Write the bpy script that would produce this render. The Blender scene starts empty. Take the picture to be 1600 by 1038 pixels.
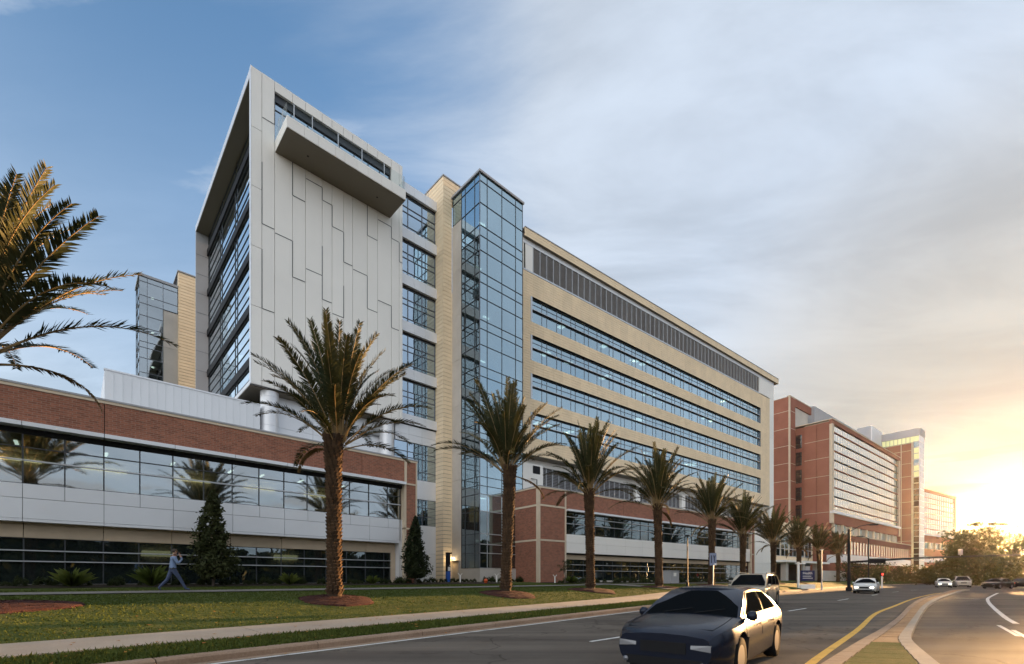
import bpy, bmesh, math, random
import numpy as np
from mathutils import Vector, Matrix
random.seed(7); RNG = np.random.default_rng(11)
SC = bpy.context.scene; COL = SC.collection
R_ = math.radians

# ------------------------------------------------------------------ camera
cam = bpy.data.cameras.new('camera'); co = bpy.data.objects.new('camera', cam); COL.objects.link(co)
co.location = (0, 0, 1.6); co.rotation_euler = (R_(90), 0, 0)
cam.sensor_fit = 'HORIZONTAL'; cam.sensor_width = 36.0; cam.lens = 735.0 / 1600.0 * 36.0
cam.shift_x = 0.0; cam.shift_y = (905.0 - 519.0) / 1600.0
cam.clip_start = 0.1; cam.clip_end = 9000.0
SC.camera = co

# ------------------------------------------------------------------ sky, sun, exposure
SUN_AZ, SUN_EL = 47.8, 4.6          # azimuth clockwise from +Y
SKY_STRENGTH = 0.052
SUN_STRENGTH = 2.6
SC.view_settings.view_transform = 'Standard'; SC.view_settings.look = 'None'
SC.view_settings.gamma = 1.0; SC.view_settings.use_curve_mapping = False
SC.view_settings.exposure = 3.35
sd = Vector((math.sin(R_(SUN_AZ)) * math.cos(R_(SUN_EL)), math.cos(R_(SUN_AZ)) * math.cos(R_(SUN_EL)), math.sin(R_(SUN_EL))))

W = bpy.data.worlds.new('World'); SC.world = W; W.use_nodes = True
wn, wl = W.node_tree.nodes, W.node_tree.links
bg = wn['Background']; bg.inputs['Strength'].default_value = SKY_STRENGTH
def wnode(t, **k):
    n = wn.new(t)
    for a, b in k.items(): setattr(n, a, b)
    return n
def wmath(op, a, b=None, c=None, clamp=False):
    n = wnode('ShaderNodeMath', operation=op, use_clamp=clamp)
    for i, x in enumerate((a, b, c)):
        if x is None: continue
        if isinstance(x, (int, float)): n.inputs[i].default_value = x
        else: wl.new(x, n.inputs[i])
    return n.outputs[0]
def wmap(x, a, b, c=0.0, d=1.0, smooth=True):
    n = wnode('ShaderNodeMapRange', interpolation_type='SMOOTHSTEP' if smooth else 'LINEAR')
    wl.new(x, n.inputs['Value'])
    for k, v in zip(('From Min', 'From Max', 'To Min', 'To Max'), (a, b, c, d)): n.inputs[k].default_value = v
    return n.outputs['Result']
def wmix(f, a, b):
    n = wnode('ShaderNodeMix', data_type='RGBA')
    if isinstance(f, (int, float)): n.inputs[0].default_value = f
    else: wl.new(f, n.inputs[0])
    for i, x in ((6, a), (7, b)):
        if isinstance(x, tuple): n.inputs[i].default_value = (*x, 1)
        else: wl.new(x, n.inputs[i])
    return n.outputs[2]
sky = wnode('ShaderNodeTexSky', sky_type='NISHITA')
sky.sun_disc = False; sky.sun_elevation = R_(SUN_EL); sky.sun_rotation = R_(SUN_AZ)
sky.altitude = 10; sky.air_density = 1.0; sky.dust_density = 0.9; sky.ozone_density = 2.6
tc = wnode('ShaderNodeTexCoord')
sep = wnode('ShaderNodeSeparateXYZ'); wl.new(tc.outputs['Generated'], sep.inputs[0])
dz = wmath('MAXIMUM', sep.outputs[2], 0.0)
dotn = wnode('ShaderNodeVectorMath', operation='DOT_PRODUCT'); wl.new(tc.outputs['Generated'], dotn.inputs[0])
dotn.inputs[1].default_value = sd
sunang = dotn.outputs['Value']
# the cloud layer: directions carried to a flat layer overhead
den = wmath('ADD', dz, 0.10)
cx = wmath('DIVIDE', sep.outputs[0], den); cy = wmath('DIVIDE', sep.outputs[1], den)
comb = wnode('ShaderNodeCombineXYZ'); wl.new(cx, comb.inputs[0]); wl.new(cy, comb.inputs[1])
def cloud(rot, scale, stretch, detail, rough, dist, seed):
    m = wnode('ShaderNodeMapping'); m.inputs['Rotation'].default_value = (0, 0, R_(rot))
    m.inputs['Scale'].default_value = (scale * stretch, scale, 1); m.inputs['Location'].default_value = (seed, seed * 0.7, 0)
    wl.new(comb.outputs[0], m.inputs[0])
    n = wnode('ShaderNodeTexNoise'); n.inputs['Scale'].default_value = 1.0; n.inputs['Detail'].default_value = detail
    n.inputs['Roughness'].default_value = rough; n.inputs['Distortion'].default_value = dist
    wl.new(m.outputs[0], n.inputs['Vector']); return n.outputs['Fac']
big = cloud(20, 0.55, 0.8, 5, 0.5, 0.4, 3.1)
fine = cloud(35, 2.6, 0.35, 8, 0.62, 0.6, 8.3)
puff = cloud(0, 3.2, 0.8, 7, 0.6, 0.3, 21.4)
# a broken sheet of thin cloud, thickest toward the setting sun and torn open to the blue in the north-west
blued = wnode('ShaderNodeVectorMath', operation='DOT_PRODUCT'); wl.new(tc.outputs['Generated'], blued.inputs[0])
blued.inputs[1].default_value = Vector((-0.62, 0.55, 0.56)).normalized()
open_ = wmap(blued.outputs['Value'], 0.58, 1.0, 0.0, 1.0)
front = wmath('ADD', wmath('MULTIPLY', wmath('SUBTRACT', big, 0.5), 1.5), wmath('MULTIPLY', wmath('SUBTRACT', fine, 0.5), 0.9))
front = wmath('ADD', front, wmath('MULTIPLY', sunang, 0.22))
front = wmath('ADD', wmath('SUBTRACT', front, wmath('MULTIPLY', open_, 0.84)), 0.80)
sheet = wmap(front, 0.12, 0.72, 0.0, 0.94)
wisps = wmath('MULTIPLY', wmap(fine, 0.47, 0.66), wmap(big, 0.40, 0.58, 0.0, 0.62))
veil = wmath('MAXIMUM', sheet, wisps)
lowhaze = wmap(dz, 0.0, 0.78, 0.97, 0.0)
veil = wmath('MAXIMUM', veil, lowhaze)
nearsun = wmap(sunang, 0.80, 0.995)
glow = wmap(sunang, 0.988, 1.0)
pale = wmix(wmap(sunang, 0.15, -0.5), (1.18, 1.33, 1.54), (1.28, 1.29, 1.30))
pale = wmix(nearsun, pale, (1.16, 1.06, 0.90))
hot = wmix(glow, pale, (1.75, 1.10, 0.42))
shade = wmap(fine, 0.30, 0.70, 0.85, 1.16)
sky_fill = wmap(sunang, 0.12, -0.85, 1.0, 3.0)          # unseen clouds opposite the sun, brightened to fill the facades
shade = wmath('MULTIPLY', shade, sky_fill)
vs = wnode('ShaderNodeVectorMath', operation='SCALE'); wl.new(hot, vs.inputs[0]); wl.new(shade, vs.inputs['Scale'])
skyb = wnode('ShaderNodeVectorMath', operation='SCALE'); wl.new(sky.outputs[0], skyb.inputs[0]); skyb.inputs['Scale'].default_value = 1.0
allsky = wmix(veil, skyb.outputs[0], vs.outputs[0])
# a few low dark bars of cloud near the horizon on the sunset side
bm_ = wnode('ShaderNodeMapping'); bm_.inputs['Scale'].default_value = (5.0, 5.0, 42.0); bm_.inputs['Location'].default_value = (1.7, 0.4, 0.6); wl.new(tc.outputs['Generated'], bm_.inputs[0])
bn = wnode('ShaderNodeTexNoise'); bn.inputs['Scale'].default_value = 1.0; bn.inputs['Detail'].default_value = 6; bn.inputs['Roughness'].default_value = 0.6; wl.new(bm_.outputs[0], bn.inputs['Vector'])
bar = wmath('MULTIPLY', wmap(bn.outputs['Fac'], 0.52, 0.60), wmath('MULTIPLY', wmap(dz, 0.03, 0.07), wmap(dz, 0.24, 0.13)))
bar = wmath('MULTIPLY', bar, 0.8)
barc = wmix(glow, wmix(nearsun, (1.05, 1.05, 1.08), (1.15, 0.95, 0.66)), (1.10, 0.66, 0.24))
allsky = wmix(bar, allsky, barc)
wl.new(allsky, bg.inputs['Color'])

sl = bpy.data.lights.new('sun', 'SUN'); sl.energy = SUN_STRENGTH; sl.angle = R_(0.6); sl.color = (1.0, 0.56, 0.23)
so = bpy.data.objects.new('sun', sl); COL.objects.link(so)
so.rotation_euler = (-sd).to_track_quat('-Z', 'Y').to_euler(); so.location = (60, 50, 40)

# ------------------------------------------------------------------ helpers
ABS = {}
def link(o, parent=None):
    COL.objects.link(o)
    if parent is not None: o.parent = parent
    return o
def tag(o, label=None, cat=None, group=None, kind=None):
    if label: o['label'] = label
    if cat: o['category'] = cat
    if group: o['group'] = group
    if kind: o['kind'] = kind
    return o
def thing(name, label, cat, loc=(0, 0, 0), rz=0.0, group=None):
    o = bpy.data.objects.new(name, None); COL.objects.link(o)
    o.empty_display_size = 0.3; o.location = loc; o.rotation_euler = (0, 0, rz)
    return tag(o, label, cat, group)
class MB:
    """collects faces; build() links one mesh object"""
    def __init__(s): s.v = []; s.f = []; s.m = []
    def add(s, vs, fs, mi=0):
        b = len(s.v); s.v.extend(vs)
        for f in fs: s.f.append(tuple(i + b for i in f)); s.m.append(mi)
    def box(s, x0, x1, y0, y1, z0, z1, mi=0):
        s.add([(x0, y0, z0), (x1, y0, z0), (x1, y1, z0), (x0, y1, z0), (x0, y0, z1), (x1, y0, z1), (x1, y1, z1), (x0, y1, z1)],
              [(0, 3, 2, 1), (4, 5, 6, 7), (0, 1, 5, 4), (1, 2, 6, 5), (2, 3, 7, 6), (3, 0, 4, 7)], mi)
    def tube(s, pts, rad, n=8, cap=True, mi=0):
        pts = [Vector(p) for p in pts]
        if not hasattr(rad, '__len__'): rad = [rad] * len(pts)
        rings = []
        for i, p in enumerate(pts):
            d = (pts[min(i + 1, len(pts) - 1)] - pts[max(i - 1, 0)]).normalized()
            a = Vector((0, 0, 1)) if abs(d.z) < 0.9 else Vector((1, 0, 0))
            x = d.cross(a).normalized(); y = d.cross(x).normalized()
            rings.append([tuple(p + (x * math.cos(2 * math.pi * k / n) + y * math.sin(2 * math.pi * k / n)) * rad[i]) for k in range(n)])
        vs = [q for r in rings for q in r]; fs = []
        for i in range(len(pts) - 1):
            for k in range(n):
                fs.append((i * n + k, i * n + (k + 1) % n, (i + 1) * n + (k + 1) % n, (i + 1) * n + k))
        if cap: fs.append(tuple(range(n))[::-1]); fs.append(tuple((len(pts) - 1) * n + k for k in range(n)))
        s.add(vs, fs, mi)
    def lathe(s, prof, n=16, c=(0, 0), mi=0):
        vs = []; fs = []
        for r, z in prof:
            for k in range(n): vs.append((c[0] + r * math.cos(2 * math.pi * k / n), c[1] + r * math.sin(2 * math.pi * k / n), z))
        for i in range(len(prof) - 1):
            for k in range(n): fs.append((i * n + k, i * n + (k + 1) % n, (i + 1) * n + (k + 1) % n, (i + 1) * n + k))
        fs.append(tuple(range(n))[::-1]); fs.append(tuple((len(prof) - 1) * n + k for k in range(n)))
        s.add(vs, fs, mi)
    def mesh(s, name, mats, smooth=False):
        me = bpy.data.meshes.new(name); me.from_pydata(s.v, [], s.f)
        for m in (mats if isinstance(mats, (list, tuple)) else [mats]): me.materials.append(m)
        if any(s.m): me.polygons.foreach_set('material_index', s.m)
        if smooth: me.polygons.foreach_set('use_smooth', [True] * len(me.polygons))
        me.update(); return me
    def build(s, name, mats, parent=None, smooth=False, loc=(0, 0, 0), rot=(0, 0, 0)):
        o = bpy.data.objects.new(name, s.mesh(name, mats, smooth)); link(o, parent)
        o.location = loc; o.rotation_euler = rot; return o
def place(name, me, parent=None, loc=(0, 0, 0), rot=(0, 0, 0), scale=(1, 1, 1)):
    o = bpy.data.objects.new(name, me); link(o, parent); o.location = loc; o.rotation_euler = rot; o.scale = scale; return o
def fast_mesh(name, verts, faces, mats, smooth=False):
    """verts (n,3) array, faces (m,k) array of equal sized faces"""
    me = bpy.data.meshes.new(name); nv = len(verts); nf, k = faces.shape
    me.vertices.add(nv); me.vertices.foreach_set('co', np.asarray(verts, np.float32).ravel())
    me.loops.add(nf * k); me.loops.foreach_set('vertex_index', faces.astype(np.int32).ravel())
    me.polygons.add(nf); me.polygons.foreach_set('loop_start', np.arange(0, nf * k, k, dtype=np.int32))
    me.polygons.foreach_set('loop_total', np.full(nf, k, np.int32))
    if smooth: me.polygons.foreach_set('use_smooth', np.ones(nf, bool))
    for m in (mats if isinstance(mats, (list, tuple)) else [mats]): me.materials.append(m)
    me.update(calc_edges=True); me.validate(); return me

class Frame:
    """u runs along a facade, v into the building"""
    def __init__(s, az, ox=0.0, oy=0.0): s.az = az; s.s = math.sin(R_(az)); s.c = math.cos(R_(az)); s.rz = R_(90 - az); s.o = (ox, oy)
    def P(s, u, v): return (s.o[0] + u * s.s - v * s.c, s.o[1] + u * s.c + v * s.s)
FL = Frame(47.07); FR = Frame(51.83)
class Building:
    def __init__(s, name, label, cat, fr, u, v, z):
        x, y = fr.P(u, v); s.b = (u, v, z); s.fr = fr
        s.root = thing(name, label, cat, (x, y, z), fr.rz); ABS[s.root] = s.b
    def piece(s, name, mat, u0, u1, v0, v1, z0, z1, parent=None):
        """a box, sharing mesh data with boxes of the same size and material"""
        key = (round(u1 - u0, 3), round(v1 - v0, 3), round(z1 - z0, 3), mat.name)
        if key not in BOXES:
            m = MB(); m.box(0, u1 - u0, 0, v1 - v0, 0, z1 - z0); BOXES[key] = m.mesh(name, mat)
        p = parent or s.root; a = ABS[p]
        o = place(name, BOXES[key], p, (u0 - a[0], v0 - a[1], z0 - a[2])); ABS[o] = (u0, v0, z0); return o
    def shared(s, name, me, u, v, z, parent=None):
        p = parent or s.root; a = ABS[p]
        o = place(name, me, p, (u - a[0], v - a[1], z - a[2])); ABS[o] = (u, v, z); return o
    def mesh(s, name, mb, mats, parent=None, smooth=False):
        """mb holds absolute u, v, z"""
        p = parent or s.root; a = ABS[p]
        mb.v = [(x - a[0], y - a[1], z - a[2]) for x, y, z in mb.v]
        o = mb.build(name, mats, p, smooth); ABS[o] = a; return o
BOXES = {}

# ------------------------------------------------------------------ materials
def nt(name):
    m = bpy.data.materials.new(name); m.use_nodes = True
    n = m.node_tree.nodes; l = m.node_tree.links; return m, n, l, n['Principled BSDF']
def ramp(n, l, src, stops):
    r = n.new('ShaderNodeValToRGB'); el = r.color_ramp.elements
    el[0].position = stops[0][0]; el[0].color = (*stops[0][1], 1); el[1].position = stops[-1][0]; el[1].color = (*stops[-1][1], 1)
    for p, c in stops[1:-1]: e = el.new(p); e.color = (*c, 1)
    l.new(src, r.inputs[0]); return r.outputs[0]
def noise(n, l, coord, scale, detail=4, rough=0.55, dist=0.0):
    t = n.new('ShaderNodeTexNoise'); t.inputs['Scale'].default_value = scale; t.inputs['Detail'].default_value = detail
    t.inputs['Roughness'].default_value = rough; t.inputs['Distortion'].default_value = dist
    l.new(coord, t.inputs['Vector']); return t.outputs['Fac']
def bump(n, l, h, strength, dist, bsdf):
    b = n.new('ShaderNodeBump'); b.inputs['Strength'].default_value = strength; b.inputs['Distance'].default_value = dist
    l.new(h, b.inputs['Height']); l.new(b.outputs[0], bsdf.inputs['Normal'])
def coords(n, world=False):
    if world: return n.new('ShaderNodeNewGeometry').outputs['Position']
    return n.new('ShaderNodeTexCoord').outputs['Object']
def plain(name, c, rough=0.6, metal=0.0, var=0.08, scale=1.5, rnd=0.06, spec=0.5, fine=40, fb=0.0, world=True):
    """base colour with slow and fine variation, and a small shift from piece to piece"""
    m, n, l, b = nt(name)
    k = coords(n, world)
    f = noise(n, l, k, scale, 5, 0.6)
    c0 = tuple(x * (1 - var) for x in c); c1 = tuple(min(1, x * (1 + var)) for x in c)
    col = ramp(n, l, f, [(0.3, c0), (0.7, c1)])
    oi = n.new('ShaderNodeObjectInfo'); mr = n.new('ShaderNodeMapRange'); l.new(oi.outputs['Random'], mr.inputs['Value'])
    mr.inputs['To Min'].default_value = 1 - rnd; mr.inputs['To Max'].default_value = 1 + rnd
    vm = n.new('ShaderNodeVectorMath'); vm.operation = 'SCALE'; l.new(col, vm.inputs[0]); l.new(mr.outputs[0], vm.inputs['Scale'])
    l.new(vm.outputs[0], b.inputs['Base Color'])
    b.inputs['Roughness'].default_value = rough; b.inputs['Metallic'].default_value = metal; b.inputs['Specular IOR Level'].default_value = spec
    if fb: bump(n, l, noise(n, l, k, fine, 3), fb, 0.02, b)
    return m
def brickmat(name, c1, c2, mortar):
    m, n, l, b = nt(name)
    k = coords(n); s = n.new('ShaderNodeSeparateXYZ'); l.new(k, s.inputs[0])
    a = n.new('ShaderNodeMath'); a.operation = 'ADD'; l.new(s.outputs[0], a.inputs[0]); l.new(s.outputs[1], a.inputs[1])
    cb = n.new('ShaderNodeCombineXYZ'); l.new(a.outputs[0], cb.inputs[0]); l.new(s.outputs[2], cb.inputs[1])
    t = n.new('ShaderNodeTexBrick'); l.new(cb.outputs[0], t.inputs['Vector'])
    t.inputs['Color1'].default_value = (*c1, 1); t.inputs['Color2'].default_value = (*c2, 1); t.inputs['Mortar'].default_value = (*mortar, 1)
    t.inputs['Scale'].default_value = 1.0; t.inputs['Mortar Size'].default_value = 0.010; t.inputs['Mortar Smooth'].default_value = 0.3
    t.inputs['Brick Width'].default_value = 0.30; t.inputs['Row Height'].default_value = 0.10; t.inputs['Bias'].default_value = -0.2
    f = noise(n, l, k, 0.5, 4); g = noise(n, l, k, 7, 4)
    mx = n.new('ShaderNodeMix'); mx.data_type = 'RGBA'; mx.blend_type = 'MULTIPLY'; mx.inputs[0].default_value = 0.6
    l.new(t.outputs['Color'], mx.inputs[6]); l.new(ramp(n, l, f, [(0.3, (0.78, 0.76, 0.76)), (0.7, (1.1, 1.08, 1.05))]), mx.inputs[7])
    mx2 = n.new('ShaderNodeMix'); mx2.data_type = 'RGBA'; mx2.blend_type = 'MULTIPLY'; mx2.inputs[0].default_value = 0.5
    l.new(mx.outputs[2], mx2.inputs[6]); l.new(ramp(n, l, g, [(0.35, (0.7, 0.68, 0.66)), (0.65, (1.15, 1.12, 1.1))]), mx2.inputs[7])
    l.new(mx2.outputs[2], b.inputs['Base Color']); b.inputs['Roughness'].default_value = 0.85; b.inputs['Specular IOR Level'].default_value = 0.25
    iv = n.new('ShaderNodeMath'); iv.operation = 'SUBTRACT'; iv.inputs[0].default_value = 1; l.new(t.outputs['Fac'], iv.inputs[1])
    bump(n, l, iv.outputs[0], 0.5, 0.01, b)
    return m
def glassmat(name, tint, refl, base=0.12, top=0.95, rough=0.015, tilt=0.012, ior=1.55, body=0.0, bodyc=(0.02, 0.03, 0.035)):
    """coated glazing: mirror by angle, the rest seen through; every pane sits a hair off true"""
    m, n, l, b = nt(name); n.remove(b)
    out = n['Material Output']
    oi = n.new('ShaderNodeObjectInfo'); wnn = n.new('ShaderNodeTexWhiteNoise'); wnn.noise_dimensions = '1D'; l.new(oi.outputs['Random'], wnn.inputs['W'])
    sb = n.new('ShaderNodeVectorMath'); sb.operation = 'SUBTRACT'; l.new(wnn.outputs['Color'], sb.inputs[0]); sb.inputs[1].default_value = (0.5, 0.5, 0.5)
    scv = n.new('ShaderNodeVectorMath'); scv.operation = 'SCALE'; l.new(sb.outputs[0], scv.inputs[0]); scv.inputs['Scale'].default_value = tilt
    ge = n.new('ShaderNodeNewGeometry'); ad = n.new('ShaderNodeVectorMath'); l.new(ge.outputs['Normal'], ad.inputs[0]); l.new(scv.outputs[0], ad.inputs[1])
    nz = noise(n, l, ge.outputs['Position'], 0.9, 1); bp = n.new('ShaderNodeBump'); bp.inputs['Strength'].default_value = 0.05; bp.inputs['Distance'].default_value = 0.08
    l.new(nz, bp.inputs['Height']); l.new(ad.outputs[0], bp.inputs['Normal'])
    dt = n.new('ShaderNodeVectorMath'); dt.operation = 'DOT_PRODUCT'; l.new(ge.outputs['Normal'], dt.inputs[0]); l.new(ge.outputs['Incoming'], dt.inputs[1])
    def mt(op, a, b_):
        q = n.new('ShaderNodeMath'); q.operation = op
        for k_, v_ in enumerate((a, b_)):
            if isinstance(v_, (int, float)): q.inputs[k_].default_value = v_
            elif v_ is not None: l.new(v_, q.inputs[k_])
        return q.outputs[0]
    sch = mt('POWER', mt('SUBTRACT', 1.0, mt('ABSOLUTE', dt.outputs['Value'], None)), 4.0)
    fac = mt('ADD', mt('MULTIPLY', sch, top - base), base)
    fac = mt('MULTIPLY', fac, mt('SUBTRACT', 1.0, ge.outputs['Backfacing']))
    gl = n.new('ShaderNodeBsdfGlossy'); gl.inputs['Roughness'].default_value = rough; gl.inputs['Color'].default_value = (*refl, 1); l.new(bp.outputs[0], gl.inputs['Normal'])
    tr = n.new('ShaderNodeBsdfTransparent'); tr.inputs['Color'].default_value = (*tint, 1)
    src = tr.outputs[0]
    if body > 0:
        df = n.new('ShaderNodeBsdfDiffuse'); df.inputs['Color'].default_value = (*bodyc, 1)
        mm = n.new('ShaderNodeMixShader'); mm.inputs[0].default_value = body; l.new(tr.outputs[0], mm.inputs[1]); l.new(df.outputs[0], mm.inputs[2]); src = mm.outputs[0]
    mx = n.new('ShaderNodeMixShader'); l.new(fac, mx.inputs[0]); l.new(src, mx.inputs[1]); l.new(gl.outputs[0], mx.inputs[2])
    l.new(mx.outputs[0], out.inputs['Surface']); return m
def emit(name, c, s, light=False):
    m, n, l, b = nt(name); b.inputs['Base Color'].default_value = (*c, 1); b.inputs['Emission Color'].default_value = (*c, 1); b.inputs['Emission Strength'].default_value = s
    m.cycles.emission_sampling = 'AUTO' if light else 'NONE'
    return m
def leafmat(name, c0, c1, trans=0.35, rough=0.5, scale=1.2, fade=None):
    m, n, l, b = nt(name)
    oi = n.new('ShaderNodeObjectInfo'); ge = n.new('ShaderNodeNewGeometry')
    f = noise(n, l, ge.outputs['Position'], scale, 3)
    a = n.new('ShaderNodeMath'); a.operation = 'ADD'; l.new(f, a.inputs[0])
    q = n.new('ShaderNodeMath'); q.operation = 'MULTIPLY_ADD'; l.new(oi.outputs['Random'], q.inputs[0]); q.inputs[1].default_value = 0.4; q.inputs[2].default_value = -0.2
    l.new(q.outputs[0], a.inputs[1])
    col = ramp(n, l, a.outputs[0], [(0.25, c0), (0.75, c1)])
    l.new(col, b.inputs['Base Color']); b.inputs['Roughness'].default_value = rough; b.inputs['Specular IOR Level'].default_value = 0.15
    tr = n.new('ShaderNodeBsdfTranslucent'); l.new(col, tr.inputs['Color'])
    mx = n.new('ShaderNodeMixShader'); mx.inputs[0].default_value = trans; l.new(b.outputs[0], mx.inputs[1]); l.new(tr.outputs[0], mx.inputs[2])
    l.new(mx.outputs[0], n['Material Output'].inputs['Surface']); return m
M = {}
M['brick'] = brickmat('brick', (0.35, 0.135, 0.083), (0.21, 0.085, 0.056), (0.33, 0.235, 0.18))
M['farbrick'] = plain('far_brick', (0.30, 0.12, 0.08), 0.85, var=0.12, scale=0.3, spec=0.2)
M['cream'] = plain('cream_stone', (0.62, 0.51, 0.38), 0.8, var=0.07, scale=1.2, spec=0.25, fb=0.15)
M['precast'] = plain('precast', (0.50, 0.40, 0.29), 0.8, var=0.08, scale=0.9, spec=0.25, fb=0.15)
M['tan'] = plain('tan_terracotta', (0.85, 0.68, 0.46), 0.7, var=0.07, scale=0.8, rnd=0.045, spec=0.3, fb=0.08)
M['white'] = plain('white_panel', (0.84, 0.815, 0.76), 0.45, metal=0.0, var=0.035, scale=0.25, rnd=0.02)
M['alu'] = plain('silver_panel', (0.76, 0.77, 0.79), 0.38, metal=0.25, var=0.04, scale=0.3, rnd=0.02)
M['ribbed'] = plain('ribbed_metal', (0.74, 0.75, 0.76), 0.42, metal=0.2, var=0.03, scale=0.4, rnd=0.03)
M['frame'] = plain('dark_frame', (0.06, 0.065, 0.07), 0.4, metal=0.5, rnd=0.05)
M['greyframe'] = plain('grey_frame', (0.16, 0.17, 0.19), 0.4, metal=0.5, rnd=0.05)
M['rail'] = plain('aluminium_rail', (0.55, 0.56, 0.57), 0.35, metal=0.6, rnd=0.03)
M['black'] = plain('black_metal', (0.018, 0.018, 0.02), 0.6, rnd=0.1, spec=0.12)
M['soffit'] = plain('soffit_metal', (0.15, 0.125, 0.085), 0.55, var=0.03, scale=0.4)  # dark brown base colour includes the shade under the overhangs
M['concrete'] = plain('concrete', (0.50, 0.46, 0.41), 0.85, var=0.1, scale=0.5, spec=0.2, fb=0.2)
M['louvre'] = plain('louvre_blade', (0.36, 0.36, 0.37), 0.5, metal=0.3, rnd=0.08)
M['greymetal'] = plain('grey_cladding', (0.36, 0.36, 0.37), 0.5, metal=0.2, var=0.05, scale=0.3)
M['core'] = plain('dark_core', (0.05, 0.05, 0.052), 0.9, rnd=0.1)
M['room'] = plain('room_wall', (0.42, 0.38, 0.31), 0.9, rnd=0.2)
M['floorplate'] = plain('floor_edge', (0.30, 0.31, 0.31), 0.9)
M['glass'] = glassmat('window_glass', (0.42, 0.50, 0.52), (0.92, 0.98, 1.0), base=0.46, top=0.97, rough=0.035)
M['glassdark'] = glassmat('tinted_glass', (0.22, 0.27, 0.28), (0.80, 0.92, 0.95), base=0.22, top=0.95, body=0.3, bodyc=(0.035, 0.05, 0.05))
M['glassblue'] = glassmat('blue_glass', (0.46, 0.60, 0.66), (0.74, 0.92, 1.0), base=0.54, top=0.95, body=0.25, bodyc=(0.14, 0.24, 0.30), tilt=0.015)
M['glassside'] = glassmat('side_glass', (0.46, 0.60, 0.66), (0.86, 0.95, 1.0), base=0.86, top=1.0, tilt=0.02)
M['glassstrip'] = glassmat('strip_glass', (0.16, 0.22, 0.25), (0.70, 0.86, 1.0), base=0.60, top=0.97, tilt=0.006)
M['glassclear'] = glassmat('clear_glass', (0.93, 0.96, 0.96), (0.95, 1.0, 1.0), base=0.0, top=0.5)
M['glassfar'] = glassmat('far_glass', (0.4, 0.42, 0.40), (1.0, 0.98, 0.95), base=0.93, top=1.0, tilt=0.02)
M['lamp'] = emit('ceiling_lamp', (1.0, 0.93, 0.75), 0.40)
M['warm'] = emit('warm_cove', (1.0, 0.72, 0.36), 0.50, True)
M['lampwarm'] = emit('warm_lamp', (1.0, 0.60, 0.25), 0.12)
M['greenlit'] = emit('lit_stair', (0.75, 0.76, 0.40), 0.03)
# ------------------------------------------------------------------ ground heights and the kerb line
def zr(Y):
    t = np.clip((np.asarray(Y, float) - 10) / 40, 0, 1); return 0.25 * t * t * (3 - 2 * t)
KP = [(-46.0, -40.0), (-33.2, -24.5), (-7.74, 6.37), (-5.68, 8.91), (-0.02, 15.67), (10.3, 27.53), (26.0, 45.4), (41.6, 62.8), (59.85, 82.0), (95.3, 114.0), (145.0, 152.0), (250, 218), (420, 315)]
def smooth_poly(pts, step=2.0):
    P = [Vector((x, y, 0)) for x, y in pts]; P = [2 * P[0] - P[1]] + P + [2 * P[-1] - P[-2]]; out = []
    for i in range(1, len(P) - 2):
        a, b, c, d = P[i - 1], P[i], P[i + 1], P[i + 2]; n = max(2, int((c - b).length / step))
        ka, kb, kc = max((b - a).length, 1e-3) ** .5, max((c - b).length, 1e-3) ** .5, max((d - c).length, 1e-3) ** .5
        t0, t1 = 0, ka; t2 = t1 + kb; t3 = t2 + kc
        for j in range(n):
            t = t1 + (t2 - t1) * j / n
            A1 = a * ((t1 - t) / (t1 - t0)) + b * ((t - t0) / (t1 - t0)); A2 = b * ((t2 - t) / (t2 - t1)) + c * ((t - t1) / (t2 - t1)); A3 = c * ((t3 - t) / (t3 - t2)) + d * ((t - t2) / (t3 - t2))
            B1 = A1 * ((t2 - t) / (t2 - t0)) + A2 * ((t - t0) / (t2 - t0)); B2 = A2 * ((t3 - t) / (t3 - t1)) + A3 * ((t - t1) / (t3 - t1))
            C = B1 * ((t2 - t) / (t2 - t1)) + B2 * ((t - t1) / (t2 - t1)); out.append((C.x, C.y))
    out.append(pts[-1]); return np.array(out)
KERB = smooth_poly(KP)
KT = np.gradient(KERB, axis=0); KT /= np.linalg.norm(KT, axis=1)[:, None]
KN = np.stack([-KT[:, 1], KT[:, 0]], 1)                # to the left of the road's run: towards the buildings
def kdist(X, Y):
    """signed distance from the kerb line, positive on the lawn"""
    X = np.atleast_1d(np.asarray(X, float)); Y = np.atleast_1d(np.asarray(Y, float)); out = np.empty(len(X))
    A = KERB[:-1]; D = KERB[1:] - A; L2 = (D ** 2).sum(1)
    for i in range(0, len(X), 4000):
        p = np.stack([X[i:i + 4000], Y[i:i + 4000]], 1)
        q = p[:, None, :] - A[None]; t = np.clip((q * D).sum(2) / L2, 0, 1); r = q - t[..., None] * D
        d = np.sqrt((r ** 2).sum(2)); j = d.argmin(1); k = np.arange(len(p))
        sg = D[j, 0] * q[k, j, 1] - D[j, 1] * q[k, j, 0]
        out[i:i + 4000] = d[k, j] * np.sign(sg)
    return out
def sst(x, a, b):
    t = np.clip((x - a) / (b - a), 0, 1); return t * t * (3 - 2 * t)
def gz(X, Y, d=None):
    """lawn height"""
    X = np.atleast_1d(np.asarray(X, float)); Y = np.atleast_1d(np.asarray(Y, float))
    if d is None: d = kdist(X, Y)
    v = -X * FL.c + Y * FL.s
    T = 0.84 + 0.036 * np.clip(v - 18.5, -3, 13) + 0.10 * sst(Y, 25, 50) * (1 - sst(v, 22, 30))
    far = sst(Y, 15, 50); w = 4.6 - 2.8 * far; d0 = 3.5 - 2.6 * far
    k = sst(d, d0, d0 + w)
    base = zr(Y) + 0.15 + 0.05 * np.clip(d - 0.5, 0, 3)
    return base + (T - base) * k
def g1(x, y): return float(gz(x, y)[0])
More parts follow.
